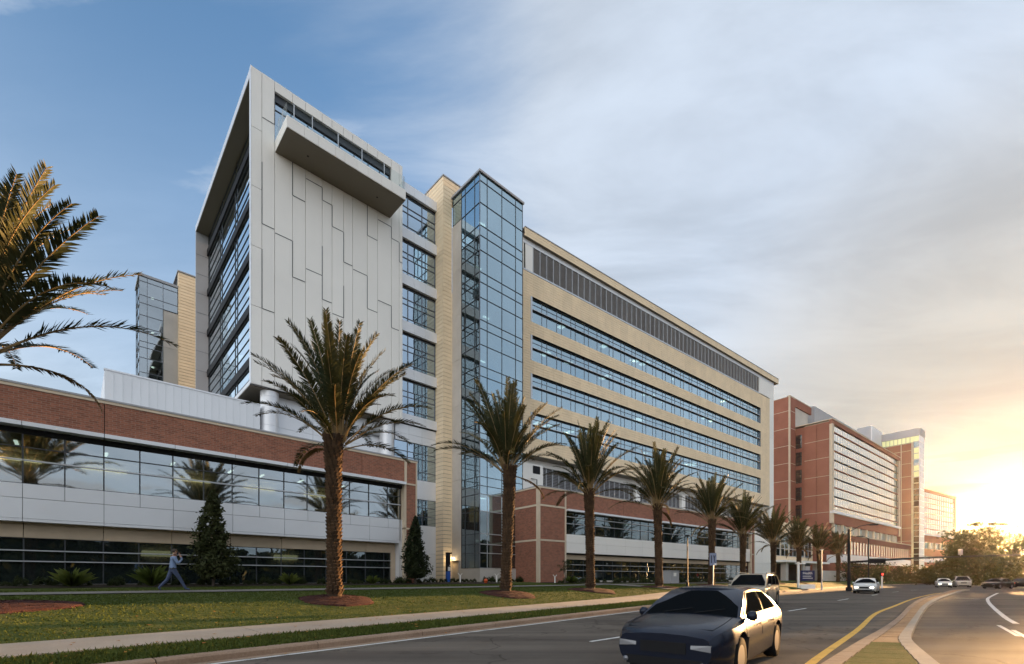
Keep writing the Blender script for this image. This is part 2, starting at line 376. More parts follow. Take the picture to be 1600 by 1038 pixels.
def strip(name, mat, ds, zf, i0=0, i1=None, sub=1, parent=None, kind='structure'):
    """a sheet that follows the kerb line between offsets ds"""
    K, N = KERB[i0:i1], KN[i0:i1]; n = len(K)
    ds = np.array(ds); P = K[:, None, :] + N[:, None, :] * ds[None, :, None]
    X, Y = P[..., 0].ravel(), P[..., 1].ravel(); D = np.broadcast_to(ds, (n, len(ds))).ravel()
    V = np.stack([X, Y, zf(X, Y, D)], 1); k = len(ds)
    i = np.arange(n - 1)[:, None] * k + np.arange(k - 1)[None]; i = i.ravel()
    F = np.stack([i, i + k, i + k + 1, i + 1], 1)[:, ::-1]
    o = place(name, fast_mesh(name, V, F, mat, True), parent)
    if kind and parent is None: o['kind'] = kind
    return o

# ------------------------------------------------------------------ ground materials
def groundmat(name, cols, scale, fine, rough=0.95, bs=0.3, bd=0.02, spec=0.2):
    m, n, l, b = nt(name); k = coords(n, True)
    f = noise(n, l, k, scale, 6, 0.65); g = noise(n, l, k, fine, 5, 0.7)
    mx = n.new('ShaderNodeMath'); mx.operation = 'MULTIPLY_ADD'; l.new(g, mx.inputs[0]); mx.inputs[1].default_value = 0.5
    q = n.new('ShaderNodeMath'); q.operation = 'MULTIPLY'; l.new(f, q.inputs[0]); q.inputs[1].default_value = 0.5; l.new(q.outputs[0], mx.inputs[2])
    l.new(ramp(n, l, mx.outputs[0], cols), b.inputs['Base Color']); b.inputs['Roughness'].default_value = rough; b.inputs['Specular IOR Level'].default_value = spec
    bump(n, l, g, bs, bd, b); return m
M['asphalt'] = groundmat('asphalt', [(0.3, (0.092, 0.078, 0.066)), (0.5, (0.122, 0.105, 0.089)), (0.7, (0.16, 0.14, 0.118))], 0.35, 60, 0.85, 0.3, 0.008, 0.055)
def wornroad():
    """asphalt with wheel tracks, patches, fine cracks and stains"""
    m = M['asphalt']; n, l = m.node_tree.nodes, m.node_tree.links; b = n['Principled BSDF']; src = b.inputs['Base Color'].links[0].from_socket
    k = coords(n, True); mp = n.new('ShaderNodeMapping'); mp.inputs['Rotation'].default_value = (0, 0, R_(-50)); mp.inputs['Scale'].default_value = (.03, .55, 1); l.new(k, mp.inputs[0])
    tr = ramp(n, l, noise(n, l, mp.outputs[0], 1.6, 3, .5), [(.35, (.72, .72, .73)), (.65, (1.16, 1.15, 1.13))])
    vo = n.new('ShaderNodeTexVoronoi'); vo.feature = 'DISTANCE_TO_EDGE'; vo.inputs['Scale'].default_value = .22
    wv = n.new('ShaderNodeVectorMath'); l.new(k, wv.inputs[0]); nz = n.new('ShaderNodeTexNoise'); nz.inputs['Scale'].default_value = .9; nz.inputs['Detail'].default_value = 6; l.new(k, nz.inputs['Vector'])
    sv = n.new('ShaderNodeVectorMath'); sv.operation = 'SCALE'; sv.inputs['Scale'].default_value = 1.6; l.new(nz.outputs['Color'], sv.inputs[0]); l.new(sv.outputs[0], wv.inputs[1]); l.new(wv.outputs[0], vo.inputs['Vector'])
    ck = ramp(n, l, vo.outputs['Distance'], [(0.0, (.55, .54, .53)), (.004, (.75, .75, .75)), (.009, (1, 1, 1))])
    st = ramp(n, l, noise(n, l, k, .45, 5, .7), [(.28, (.62, .61, .60)), (.42, (1, 1, 1)), (.62, (1, 1, 1)), (.72, (1.15, 1.14, 1.12))])
    cur = src
    for q in (tr, ck, st):
        x = n.new('ShaderNodeMix'); x.data_type = 'RGBA'; x.blend_type = 'MULTIPLY'; x.inputs[0].default_value = 1.0; l.new(cur, x.inputs[6]); l.new(q, x.inputs[7]); cur = x.outputs[2]
    l.new(cur, b.inputs['Base Color'])
wornroad()
M['lawn'] = groundmat('lawn_soil', [(0.34, (0.030, 0.046, 0.009)), (0.48, (0.055, 0.076, 0.013)), (0.62, (0.09, 0.092, 0.024)), (0.72, (0.13, 0.105, 0.045))], 0.7, 12, 1.0, 0.8, 0.05)
M['dirtgrass'] = groundmat('far_ground', [(0.35, (0.05, 0.055, 0.02)), (0.65, (0.10, 0.085, 0.04))], 0.05, 1.5)
M['walk'] = groundmat('walk_concrete', [(0.3, (0.26, 0.215, 0.17)), (0.5, (0.33, 0.28, 0.225)), (0.7, (0.39, 0.34, 0.28))], 0.8, 25, 0.9, 0.25, 0.006)
M['kerb'] = groundmat('kerb_concrete', [(0.3, (0.20, 0.135, 0.09)), (0.5, (0.29, 0.205, 0.145)), (0.7, (0.36, 0.27, 0.20))], 0.9, 20, 0.9, 0.3, 0.008)
M['linewhite'] = groundmat('white_paint', [(0.38, (0.16, 0.155, 0.15)), (0.46, (0.58, 0.57, 0.54)), (0.7, (0.70, 0.69, 0.66))], 2.0, 30, 0.7, 0.2, 0.004)
M['lineyellow'] = groundmat('yellow_paint', [(0.36, (0.22, 0.15, 0.06)), (0.46, (0.62, 0.36, 0.06)), (0.7, (0.72, 0.44, 0.09))], 2.0, 30, 0.7, 0.2, 0.004)
M['paver'] = groundmat('brick_paver', [(0.3, (0.21, 0.115, 0.06)), (0.5, (0.31, 0.185, 0.10)), (0.7, (0.39, 0.25, 0.15))], 1.2, 16, 0.9, 0.3, 0.01)
M['mulch'] = groundmat('mulch', [(0.3, (0.022, 0.009, 0.007)), (0.5, (0.055, 0.020, 0.016)), (0.7, (0.10, 0.040, 0.030))], 3.0, 26, 1.0, 1.0, 0.05)
M['soil'] = groundmat('bed_soil', [(0.3, (0.02, 0.017, 0.012)), (0.7, (0.055, 0.042, 0.028))], 2.0, 20, 1.0, 1.0, 0.05)
M['blade'] = leafmat('grass_blade', (0.045, 0.068, 0.011), (0.078, 0.096, 0.021), 0.2, 0.9, 0.35)

gm = MB(); NG = 96
rad = [0, 8, 40, 120, 250, 450, 700, 900]
gv = [(0, 60, -0.06)] + [(r * math.cos(2 * math.pi * k / NG), 60 + r * math.sin(2 * math.pi * k / NG), -0.06) for r in rad[1:] for k in range(NG)]
gf = [(0, 1 + k, 1 + (k + 1) % NG) for k in range(NG)]
for i in range(len(rad) - 2):
    for k in range(NG): gf.append((1 + i * NG + k, 1 + (i + 1) * NG + k, 1 + (i + 1) * NG + (k + 1) % NG, 1 + i * NG + (k + 1) % NG))
gm.add(gv, gf); tag(gm.build('ground', M['dirtgrass']), kind='structure')
zroad = lambda X, Y, D: zr(Y)
strip('road', M['asphalt'], [-30, -24, -18, -14, -11, -9, -7, -5, -3.5, -2, -1, 0.02], zroad)
strip('edge_line', M['linewhite'], [-0.13, 0.0], lambda X, Y, D: zr(Y) + 0.004)
strip('gutter', M['kerb'], [0.02, 0.27], lambda X, Y, D: zr(Y) + 0.006)
# kerb in cast lengths with open joints between them
kb = tag(bpy.data.objects.new('kerb', None), kind='structure'); COL.objects.link(kb)
arc = np.concatenate([[0], np.cumsum(np.linalg.norm(np.diff(KERB, axis=0), axis=1))])
def at_arc(s, d=0.0):
    x = np.interp(s, arc, KERB[:, 0]); y = np.interp(s, arc, KERB[:, 1]); nx = np.interp(s, arc, KN[:, 0]); ny = np.interp(s, arc, KN[:, 1])
    return x + nx * d, y + ny * d
def cast(name, mat, s0, s1, prof, parent, lift=None, nseg=3):
    """a length of kerb or slab swept along the kerb line; prof is a list of (offset, height above road)"""
    m = MB(); k = len(prof); vs = []
    for i in range(nseg + 1):
        s = s0 + (s1 - s0) * i / nseg
        for d, h in prof:
            x, y = at_arc(s, d); vs.append((float(x), float(y), float(zr(y)) + h if lift is None else float(lift(x, y, d)) + h))
    fs = []
    for i in range(nseg):
        for j in range(k): fs.append((i * k + j, i * k + (j + 1) % k, (i + 1) * k + (j + 1) % k, (i + 1) * k + j))
    fs.append(tuple(range(k))[::-1]); fs.append(tuple(nseg * k + j for j in range(k)))
    m.add(vs, fs); return m.build(name, mat, parent)
S8 = float(np.interp(-6, KERB[:, 1], arc))
s = S8 - 12
while s < arc[-1] * 0.5:
    L = 3.05 if s < S8 + 70 else 9.0
    cast('kerb_stone', M['kerb'], s, s + L - 0.02, [(0.27, -0.05), (0.27, 0.11), (0.31, 0.15), (0.52, 0.16), (0.52, -0.05)], kb); s += L
zsw = lambda x, y, d: gz(x, y, np.atleast_1d(d))[0]
sw = tag(bpy.data.objects.new('pavement', None), kind='structure'); COL.objects.link(sw)
s = S8 - 12.0 + 0.9
while s < S8 + 62:
    L = 4.6
    cast('paving_slab', M['walk'], s, s + L - 0.025, [(1.95, -0.06), (1.95, 0.03), (3.55, 0.03), (3.55, -0.06)], sw, zsw, 4); s += L
# lawn in two sheets: the verge between kerb and pavement, and the lawn behind
strip('verge', M['lawn'], [0.50, 0.9, 1.4, 2.0], lambda X, Y, D: gz(X, Y, D))
strip('lawn', M['lawn'], [1.9, 2.5, 3.0, 3.6, 4.2, 4.9, 5.6, 6.4, 7.2, 8, 9, 10, 11, 12, 14, 16, 18, 21, 24, 28, 34, 44, 60, 90], lambda X, Y, D: gz(X, Y, D))
def drape(name, mat, quads_uv, fr, off, nu, nv, parent=None, kind='structure'):
    """a sheet over the lawn: quads_uv = (u0, u1, v0, v1) in a facade frame"""
    u0, u1, v0, v1 = quads_uv; m = MB(); vs = []
    for i in range(nu + 1):
        for j in range(nv + 1):
            x, y = fr.P(u0 + (u1 - u0) * i / nu, v0 + (v1 - v0) * j / nv); vs.append((x, y, g1(x, y) + off))
    fs = [(i * (nv + 1) + j, (i + 1) * (nv + 1) + j, (i + 1) * (nv + 1) + j + 1, i * (nv + 1) + j + 1) for i in range(nu) for j in range(nv)]
    m.add(vs, fs); o = m.build(name, mat, parent)
    if kind: o['kind'] = kind
    return o
M['path'] = groundmat('path_concrete', [(0.3, (0.15, 0.14, 0.125)), (0.7, (0.22, 0.205, 0.185))], 0.8, 25, 0.9, 0.25, 0.006)
drape('footpath', M['path'], (-22, 62, 23.6, 25.0), FL, 0.035, 90, 2)
drape('planting_bed', M['soil'], (-20, 27, 28.4, 34.2), FL, 0.03, 60, 6)
drape('planting_bed', M['soil'], (29, 74, 29.8, 33.2), FR, 0.03, 60, 5)
drape('entrance_path', M['path'], (31, 33.2, 20.5, 29.8), FR, 0.05, 4, 10)

# median of brick pavers with its concrete edging, and the grass tip nearest the camera
med = tag(bpy.data.objects.new('median', None), kind='structure'); COL.objects.link(med)
ML = smooth_poly([(5.2, 8.0), (8.35, 11.3), (10.95, 13.95), (14.34, 17.54), (20.9, 24.75), (28.5, 32.7), (38.4, 42.1), (50.5, 53.6), (53.6, 55.7)], 0.8)
MR = smooth_poly([(6.9, 7.4), (8.0, 9.0), (9.8, 11.54), (12.07, 14.12), (16.75, 19.25), (22.7, 25.6), (29.6, 32.5), (38.6, 41.1), (51.0, 52.9), (53.9, 55.4)], 0.8)
def resample(p, n):
    a = np.concatenate([[0], np.cumsum(np.linalg.norm(np.diff(p, axis=0), axis=1))]); t = np.linspace(0, a[-1], n)
    return np.stack([np.interp(t, a, p[:, 0]), np.interp(t, a, p[:, 1])], 1)
NM = 96; ML, MR = resample(ML, NM), resample(MR, NM)
def lerp(a, b, t): return a + (b - a) * t
def prism(name, poly, z0, z1, mat, parent):
    m = MB(); n = len(poly); m.add([(x, y, zr(y) + z0) for x, y in poly] + [(x, y, zr(y) + z1) for x, y in poly],
        [tuple(range(n))[::-1], tuple(range(n, 2 * n))] + [(i, (i + 1) % n, n + (i + 1) % n, n + i) for i in range(n)]); return m.build(name, mat, parent)
for i in range(NM - 1):
    a0, a1, b0, b1 = ML[i], ML[i + 1], MR[i], MR[i + 1]
    wdt = np.linalg.norm(a0 - b0); e = min(0.30, 0.28 * wdt) / wdt
    g = 0.012
    A0, A1, B0, B1 = lerp(a0, a1, g), lerp(a0, a1, 1 - g), lerp(b0, b1, g), lerp(b0, b1, 1 - g)
    prism('edging_stone', [A0, lerp(A0, B0, e), lerp(A1, B1, e), A1][::-1], -0.02, 0.13, M['kerb'], med)
    prism('edging_stone', [lerp(A0, B0, 1 - e), B0, B1, lerp(A1, B1, 1 - e)][::-1], -0.02, 0.13, M['walk'], med)
    q = [lerp(A0, B0, e + .01), lerp(A0, B0, 1 - e - .01), lerp(A1, B1, 1 - e - .01), lerp(A1, B1, e + .01)][::-1]
    if i < 6: prism('median_soil', q, -0.02, 0.125, M['lawn'], med)
    else: prism('paver', q, -0.02, 0.12 + random.uniform(-.004, .004), M['paver'], med)
def paint(name, mat, pts, w, closed=False):
    p = resample(smooth_poly(pts, 0.8), max(4, len(pts) * 6)) if len(pts) > 2 else resample(np.array(pts, float), 3)
    t = np.gradient(p, axis=0); t /= np.linalg.norm(t, axis=1)[:, None]; nn = np.stack([-t[:, 1], t[:, 0]], 1); n = len(p)
    m = MB(); vs = []
    for a, b in zip(p - nn * w / 2, p + nn * w / 2): vs += [(a[0], a[1], float(zr(a[1])) + 0.005), (b[0], b[1], float(zr(b[1])) + 0.005)]
    m.add(vs, [(2 * i, 2 * i + 2, 2 * i + 3, 2 * i + 1) for i in range(n - 1)]); return tag(m.build(name, mat), kind='structure')
paint('yellow_line', M['lineyellow'], [(2.6, 5.2), (5.6, 8.84), (10.8, 14.7), (16.5, 21.3), (21.0, 25.9), (29.6, 34.6), (39.0, 43.4), (46.2, 49.5), (53.6, 55.6)], 0.16)
for a in [((13.29, 22.61), (15.31, 24.48)), ((22.09, 31.88), (24.37, 34.08)), ((30.6, 40.0), (32.9, 42.3)), ((39.0, 48.2), (41.6, 50.6)), ((47.5, 56), (50, 58)), ((2.0, 12.0), (4.2, 14.1))]:
    paint('lane_dash', M['linewhite'], a, 0.12)
paint('turn_line', M['linewhite'], [(46.9, 45.4), (39.8, 39.0), (35.0, 34.6), (30.0, 29.6), (25.4, 24.8), (22.1, 21.3), (19.3, 18.3), (17.8, 16.6)], 0.17)
for a in [((16.65, 16.1), (14.1, 13.1)), ((15.6, 14.65), (13.4, 12.1)), ((33.5, 35.6), (33.4, 33.6))]: paint('lane_dash', M['linewhite'], a, 0.11)

# grass blades on verge and lawn: nobody could count them
def grass(name, n, d0, d1, s0, s1, h0, h1):
    s = s0 + (s1 - s0) * RNG.random(n * 3) ** 1.6; d = d0 + (d1 - d0) * RNG.random(n * 3)
    x, y = at_arc(s, d); z = gz(x, y, d)
    v = -x * FL.c + y * FL.s
    keep = ~((v > 23.5) & (v < 25.1)) & (v < 28.3) & ~((d > 1.9) & (d < 3.6))
    for px, py, r in MULCH: keep &= ((x - px) ** 2 + (y - py) ** 2 > (r * 0.95) ** 2)
    x, y, z = (q[keep][:n] for q in (x, y, z)); n = len(x)
    a = RNG.random(n) * 6.28; h = h0 + (h1 - h0) * RNG.random(n) ** 2; w = 0.010 + 0.016 * RNG.random(n)
    le = RNG.normal(0, 0.5, (n, 2)) * h[:, None]
    ca, sa = np.cos(a) * w, np.sin(a) * w
    V = np.empty((n, 3, 3)); V[:, 0] = np.stack([x - ca, y - sa, z], 1); V[:, 1] = np.stack([x + ca, y + sa, z], 1)
    V[:, 2] = np.stack([x + le[:, 0], y + le[:, 1], z + h], 1)
    return tag(place(name, fast_mesh(name, V.reshape(-1, 3), np.arange(n * 3).reshape(-1, 3), M['blade'])), kind='stuff', label='short yellowish green lawn grass behind the kerb', cat='grass')
PALMS = [(-15.0, 13.0, 7.9, 1.1), (-7.05, 18.7, 7.05, 1.0), (-0.35, 25.45, 7.5, 1.03), (5.18, 31.0, 7.3, 1.0), (11.8, 37.7, 7.4, 1.02), (19.1, 45.1, 7.1, 1.0), (25.0, 51.0, 6.3, 1.02), (32.5, 58.5, 6.0, 1.02), (40.7, 66.8, 5.9, 1.0), (49.3, 75.4, 6.0, 1.0), (59.2, 85.4, 6.1, 1.0)]
MULCH = [(-13.9, 12.75, 1.75), (-6.95, 18.6, 1.42), (-.3, 25.3, 1.55), (5.18, 30.9, 1.6), (11.8, 37.6, 1.6), (19.1, 45.0, 1.5), (25.0, 50.9, 1.5), (32.5, 58.4, 1.4), (40.7, 66.7, 1.2)]
ml = None
for i, (px, py, r) in enumerate(MULCH):
    m = MB(); n = 40; vs = [(0, 0, 0.14)]; fs = []
    for q, (rr, hh) in enumerate(((0.35, 0.13), (0.7, 0.09), (0.93, 0.05), (1.0, -0.03))):
        for k in range(n):
            a = 2 * math.pi * k / n; e = rr * r * (1 + 0.05 * math.sin(3 * a + i) + 0.03 * math.sin(7 * a + 2 * i) + random.uniform(-.012, .012))
            x, y = e * math.cos(a), e * math.sin(a); vs.append((x, y, g1(px + x, py + y) - g1(px, py) + hh))
    for k in range(n): fs.append((0, 1 + k, 1 + (k + 1) % n))
    for q in range(3):
        for k in range(n): fs.append((1 + q * n + k, 1 + (q + 1) * n + k, 1 + (q + 1) * n + (k + 1) % n, 1 + q * n + (k + 1) % n))
    m.add(vs, fs)
    # chips
    for k in range(500 if i < 3 else 150):
        a = random.uniform(0, 6.283); e = r * math.sqrt(random.random()) * 0.97; x, y = e * math.cos(a), e * math.sin(a); t = e / r
        z = g1(px + x, py + y) - g1(px, py) + 0.145 - 0.13 * t * t; b = random.uniform(0, 6.283); L = random.uniform(.03, .07); w = random.uniform(.01, .022)
        m.add([(x + L * math.cos(b), y + L * math.sin(b), z + random.uniform(0, .03)), (x - w * math.sin(b), y + w * math.cos(b), z + .012), (x - L * math.cos(b), y - L * math.sin(b), z + random.uniform(0, .02)), (x + w * math.sin(b), y - w * math.cos(b), z)], [(0, 1, 2, 3)])
    ordn = ['the palm at the left edge of the photo', 'the large nearest palm', 'the palm before the glass stair tower', 'the palm at the brick podium corner', 'the fourth palm from the large nearest one', 'the fifth palm from the large nearest one', 'the sixth palm from the large nearest one', 'the seventh palm from the large nearest one', 'the eighth palm from the large nearest one'][i]
    tag(m.build('mulch_bed', M['mulch'], loc=(px, py, g1(px, py))), 'round bed of red brown mulch under ' + ordn, 'mulch bed', 'mulch beds under the palms')
grass('verge_grass', 40000, 0.48, 1.97, S8 + 6, S8 + 45, 0.03, 0.11)
grass('lawn_grass', 110000, 3.5, 17, S8 + 4, S8 + 62, 0.02, 0.065)
grass_tip = []

# evening haze: one closed box of thin even air round camera and scene
hz = MB(); hz.box(-960, 960, -900, 1020, -1.5, 62)
M['haze'] = bpy.data.materials.new('haze'); M['haze'].use_nodes = True
hn, hl_ = M['haze'].node_tree.nodes, M['haze'].node_tree.links; hn.remove(hn['Principled BSDF'])
hv = hn.new('ShaderNodeVolumePrincipled'); hv.inputs['Color'].default_value = (1.0, 0.97, 0.93, 1); hv.inputs['Density'].default_value = 0.000026; hv.inputs['Anisotropy'].default_value = 0.92
hl_.new(hv.outputs[0], hn['Material Output'].inputs['Volume'])
ho = hz.build('haze', M['haze']); tag(ho, 'thin golden evening haze over the whole street', 'haze', kind='stuff')
# ------------------------------------------------------------------ window units
WIN = {}
def window(B, mat_frame, mat_glass, vert, horiz, axis, at, depth=0.10, bar=0.06, hbar=None, name='window', skip=None, parent=None, heavy=()):
    """a frame of bars (one mesh) with a pane in every opening. vert: positions along the facade, horiz: heights;
    axis 'v' = facade at constant v, axis 'u' = facade at constant u"""
    hbar = hbar or bar
    m = MB(); x0, x1, z0, z1 = vert[0], vert[-1], horiz[0], horiz[-1]
    dv = [round(a - x0, 3) for a in vert]; dh = [round(a - z0, 3) for a in horiz]
    key = (tuple(dv), tuple(dh), axis, depth, bar, hbar, mat_frame.name, tuple(heavy))
    def bx(m, a0, a1, c0, c1, b0, b1):
        if axis == 'v': m.box(a0, a1, c0, c1, b0, b1)
        else: m.box(c0, c1, a0, a1, b0, b1)
    if key not in WIN:
        for i, a in enumerate(dv):
            b = bar * (1.7 if i in heavy else 1)
            lo = 0 if i == 0 else a - b / 2; hi = dv[-1] if i == len(dv) - 1 else a + b / 2
            if i == 0: hi = b / 2
            if i == len(dv) - 1: lo = a - b / 2
            bx(m, lo, hi, 0, depth, 0, dh[-1])
        for i, a in enumerate(dh):
            lo = 0 if i == 0 else a - hbar / 2; hi = dh[-1] if i == len(dh) - 1 else a + hbar / 2
            if i == 0: hi = hbar / 2
            if i == len(dh) - 1: lo = a - hbar / 2
            bx(m, 0, dv[-1], -0.004, depth - 0.006, lo, hi)
        WIN[key] = m.mesh(name, mat_frame)
    o = B.shared(name, WIN[key], *((x0, at, z0) if axis == 'v' else (at, x0, z0)), parent=parent)
    g = 0.02
    for i in range(len(vert) - 1):
        for j in range(len(horiz) - 1):
            if skip and skip(i, j): continue
            a0, a1, b0, b1 = vert[i] + g, vert[i + 1] - g, horiz[j] + g, horiz[j + 1] - g
            c0, c1 = at + depth * 0.45, at + depth * 0.45 + 0.02
            if axis == 'v': B.piece('pane', mat_glass, a0, a1, c0, c1, b0, b1, o)
            else: B.piece('pane', mat_glass, c0, c1, a0, a1, b0, b1, o)
    return o

def cove_lights(B, us, v, z, w=0.9, mat='lamp', h=0.06, d=0.25):
    for u in us: B.piece('ceiling_light', M[mat], u, u + w, v, v + d, z - h, z)

# ================================================================== left brick wing
PW = Building('brick_wing', 'long low two storey wing of brown brick with ribbon windows behind the lawn', 'building', FL, 2, 31.3, 1.1)
U0, U1 = -16.0, 17.9
G = M['frame']
# brick band in three fields with a pale joint between
for a, b in ((U0, -13.0), (-12.97, 1.08), (1.11, 14.6), (14.63, 17.92)): PW.piece('brick_field', M['brick'], a, b, 31.0, 31.5, 8.80, 10.34)
PW.piece('brick_field', M['brick'], 18.14, 18.9, 31.0, 31.5, 8.76, 10.34)
PW.piece('joint_stone', M['cream'], 17.93, 18.13, 30.975, 31.5, 8.63, 10.34)
PW.piece('joint_stone', M['cream'], 18.135, 19.01, 30.975, 31.5, 8.63, 8.755)
PW.piece('joint_stone', M['cream'], 18.905, 19.01, 30.98, 31.5, 8.76, 10.34)
PW.piece('coping', M['cream'], U0, 19.04, 30.955, 38.0, 10.345, 10.48)
PW.piece('coping', M['greymetal'], U0, 19.06, 30.92, 38.0, 10.483, 10.57)
# pier at the right end
for z0, z1 in ((5.42, 8.62), (1.2, 5.30)):
    PW.piece('brick_field', M['brick'], 18.10, 18.88, 31.0, 31.5, z0, z1)
PW.piece('joint_stone', M['cream'], 18.10, 19.01, 30.98, 31.5, 5.305, 5.415)
for z0, z1 in ((1.2, 5.30), (5.42, 8.62)):
    PW.piece('joint_stone', M['cream'], 18.885, 19.01, 30.985, 31.5, z0, z1); PW.piece('joint_stone', M['cream'], 17.92, 18.095, 30.985, 31.5, z0, z1)
PW.piece('side_wall', M['brick'], 18.6, 18.985, 31.51, 39.6, 1.2, 10.34)
# aluminium lintel
lj = [U0, -13.2, -10.3, -7.45, -4.6, -1.75, 1.09, 3.95, 6.8, 9.65, 12.5, 15.3, 17.95]
for a, b in zip(lj, lj[1:]): PW.piece('lintel_panel', M['alu'], a + .012, b - .012, 30.72, 31.45, 8.585, 8.775)
PW.piece('dark_infill', M['black'], U0, 17.9, 31.3, 31.5, 8.36, 8.583)  # black frame head, also standing in for shade under the lintel
# upper ribbon: one window per mullion bay
mu = [-16.0, -14.57, -13.14, -11.71, -10.28, -8.86, -7.43, -6.0, -4.6, -3.18, -1.76, -0.34, 1.09, 2.52, 3.94, 5.37, 6.79, 8.22, 9.65, 11.07, 12.5, 13.92, 15.33, 16.78, 17.84]
for a, b in zip(mu, mu[1:]):
    window(PW, G, M['glass'], [a, b], [6.04, 7.12, 7.74, 8.36], 'v', 31.42, 0.10, 0.055, 0.045)
    PW.piece('window_rail', M['rail'], a + .004, b - .004, 31.36, 31.42, 7.09, 7.16)
# white spandrel panels: an upper row a bay wide, a lower row two bays wide
for a, b in zip(mu, mu[1:]): PW.piece('spandrel_panel', M['alu'], a + .01, b - .01, 31.30, 31.45, 5.365, 6.02)
sj = [-16.0, -13.14, -10.28, -7.43, -4.6, -1.76, 1.09, 3.94, 6.79, 9.65, 12.5, 15.33, 17.84]
for a, b in zip(sj, sj[1:]):
    PW.piece('spandrel_panel', M['alu'], a + .01, b - .01, 31.30, 31.45, 4.42, 5.345)
    PW.piece('spandrel_panel', M['alu'], a + .01, b - .01, 31.285, 31.95, 4.27, 4.405)
    PW.piece('precast_panel', M['precast'], a + .012, min(b, 17.64) - .012, 31.85, 32.0, 3.56, 4.17)
    PW.piece('precast_panel', M['precast'], a + .012, min(b, 17.64) - .012, 31.84, 32.0, 4.185, 4.268)
PW.piece('dark_infill', M['core'], U0, 17.84, 31.46, 31.6, 4.43, 6.03)
PW.piece('backing_wall', M['core'], U0, 17.9, 31.5, 31.7, 8.6, 10.3)
PW.piece('jamb_stone', M['precast'], 17.30, 17.63, 31.82, 32.1, 1.2, 3.555)
PW.piece('corner_panel', M['alu'], 17.66, 17.915, 31.3, 32.1, 1.2, 6.02)
# lower ribbon
for a, b in zip(mu, mu[1:]):
    b = min(b, 17.29)
    window(PW, G, M['glassdark'], [a, b], [1.35, 2.44, 2.95, 3.55], 'v', 31.95, 0.10, 0.05, 0.045)
    for z in (2.42, 2.93): PW.piece('window_rail', M['rail'], a + .003, b - .003, 31.84, 31.95, z, z + .05)
PW.piece('plinth', M['concrete'], U0, 17.9, 31.88, 32.2, 1.0, 1.34)
# rooms behind the glass
PW.piece('back_wall', M['room'], U0, 18.5, 36.6, 36.8, 1.2, 10.2)
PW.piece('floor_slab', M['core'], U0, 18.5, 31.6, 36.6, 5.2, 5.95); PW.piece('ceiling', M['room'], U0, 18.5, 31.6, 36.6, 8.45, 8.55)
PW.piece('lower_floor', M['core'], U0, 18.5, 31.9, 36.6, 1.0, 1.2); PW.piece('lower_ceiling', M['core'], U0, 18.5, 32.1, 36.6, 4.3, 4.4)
PW.piece('roof', M['greymetal'], U0, 18.9, 31.5, 60.0, 10.2, 10.33)
PW.piece('end_wall', M['core'], U0, U0 + .3, 31.7, 60, 1.0, 10.3)
for u in (-12, -8.0, -4.6, -3.3, 0.3, 4.6, 8.6, 12.6): PW.piece('cove_light', M['warm'], u, u + 2.0, 36.4, 36.55, 7.95, 8.06)
cove_lights(PW, (-10.5, -6.2, -2.2, 1.2, 4.2, 7.2, 9.0, 11.5, 14.4), 33.6, 8.44, 0.14, d=1.0, h=0.03)
for u in (3.0, 10.5): PW.piece('desk_lamp_glow', M['warm'], u, u + 1.6, 36.3, 36.5, 3.0, 3.35)

# ================================================================== roof screen on the wing
SCN = Building('roof_screen', 'pale ribbed metal screen standing on the flat roof of the brick wing', 'roof screen', FL, 1.4, 39.6, 10.33)
x = 1.4
while x < 10.3:
    SCN.piece('ribbed_panel', M['ribbed'], x, x + .435, 39.5, 39.56, 10.34, 14.9); SCN.piece('rib', M['ribbed'], x + .4355, x + .449, 39.475, 39.56, 10.34, 14.9); x += .45
SCN.piece('cap_flashing', M['alu'], 1.36, 10.42, 39.45, 39.72, 14.903, 15.0)
SCN.piece('end_panel', M['ribbed'], 10.31, 10.40, 39.57, 52, 10.34, 14.9); SCN.piece('end_panel', M['ribbed'], 1.4, 1.5, 39.57, 52, 10.34, 14.9)
SCN.piece('inner_wall', M['core'], 1.5, 10.3, 39.6, 39.8, 10.34, 14.88)

# ================================================================== white panelled tower
WT = Building('white_tower', 'tall white panelled tower with a projecting balcony near its top', 'building', FL, 16, 39.0, 10.33)
cu = [9.65, 10.4, 11.3, 12.6, 13.6, 14.93, 15.75, 16.74, 17.54, 18.87, 19.85, 21.21, 22.01, 22.37]
jz = [[22.12, 26.6, 31.07, 35.5], [22.1, 28.53, 36.6], [20.1, 28.28], [25.46, 31.9], [26.57, 33.82], [24.63, 32.8], [23.78, 31.05], [28.53], [28.28], [18.38, 25.41, 31.85], [18.38, 26.55, 33.77], [24.58, 32.75], [30.98]]
step = [0.0, .006, .012, .0, .014, .004, .012, 0.0, .01, .016, .004, .012, .0]
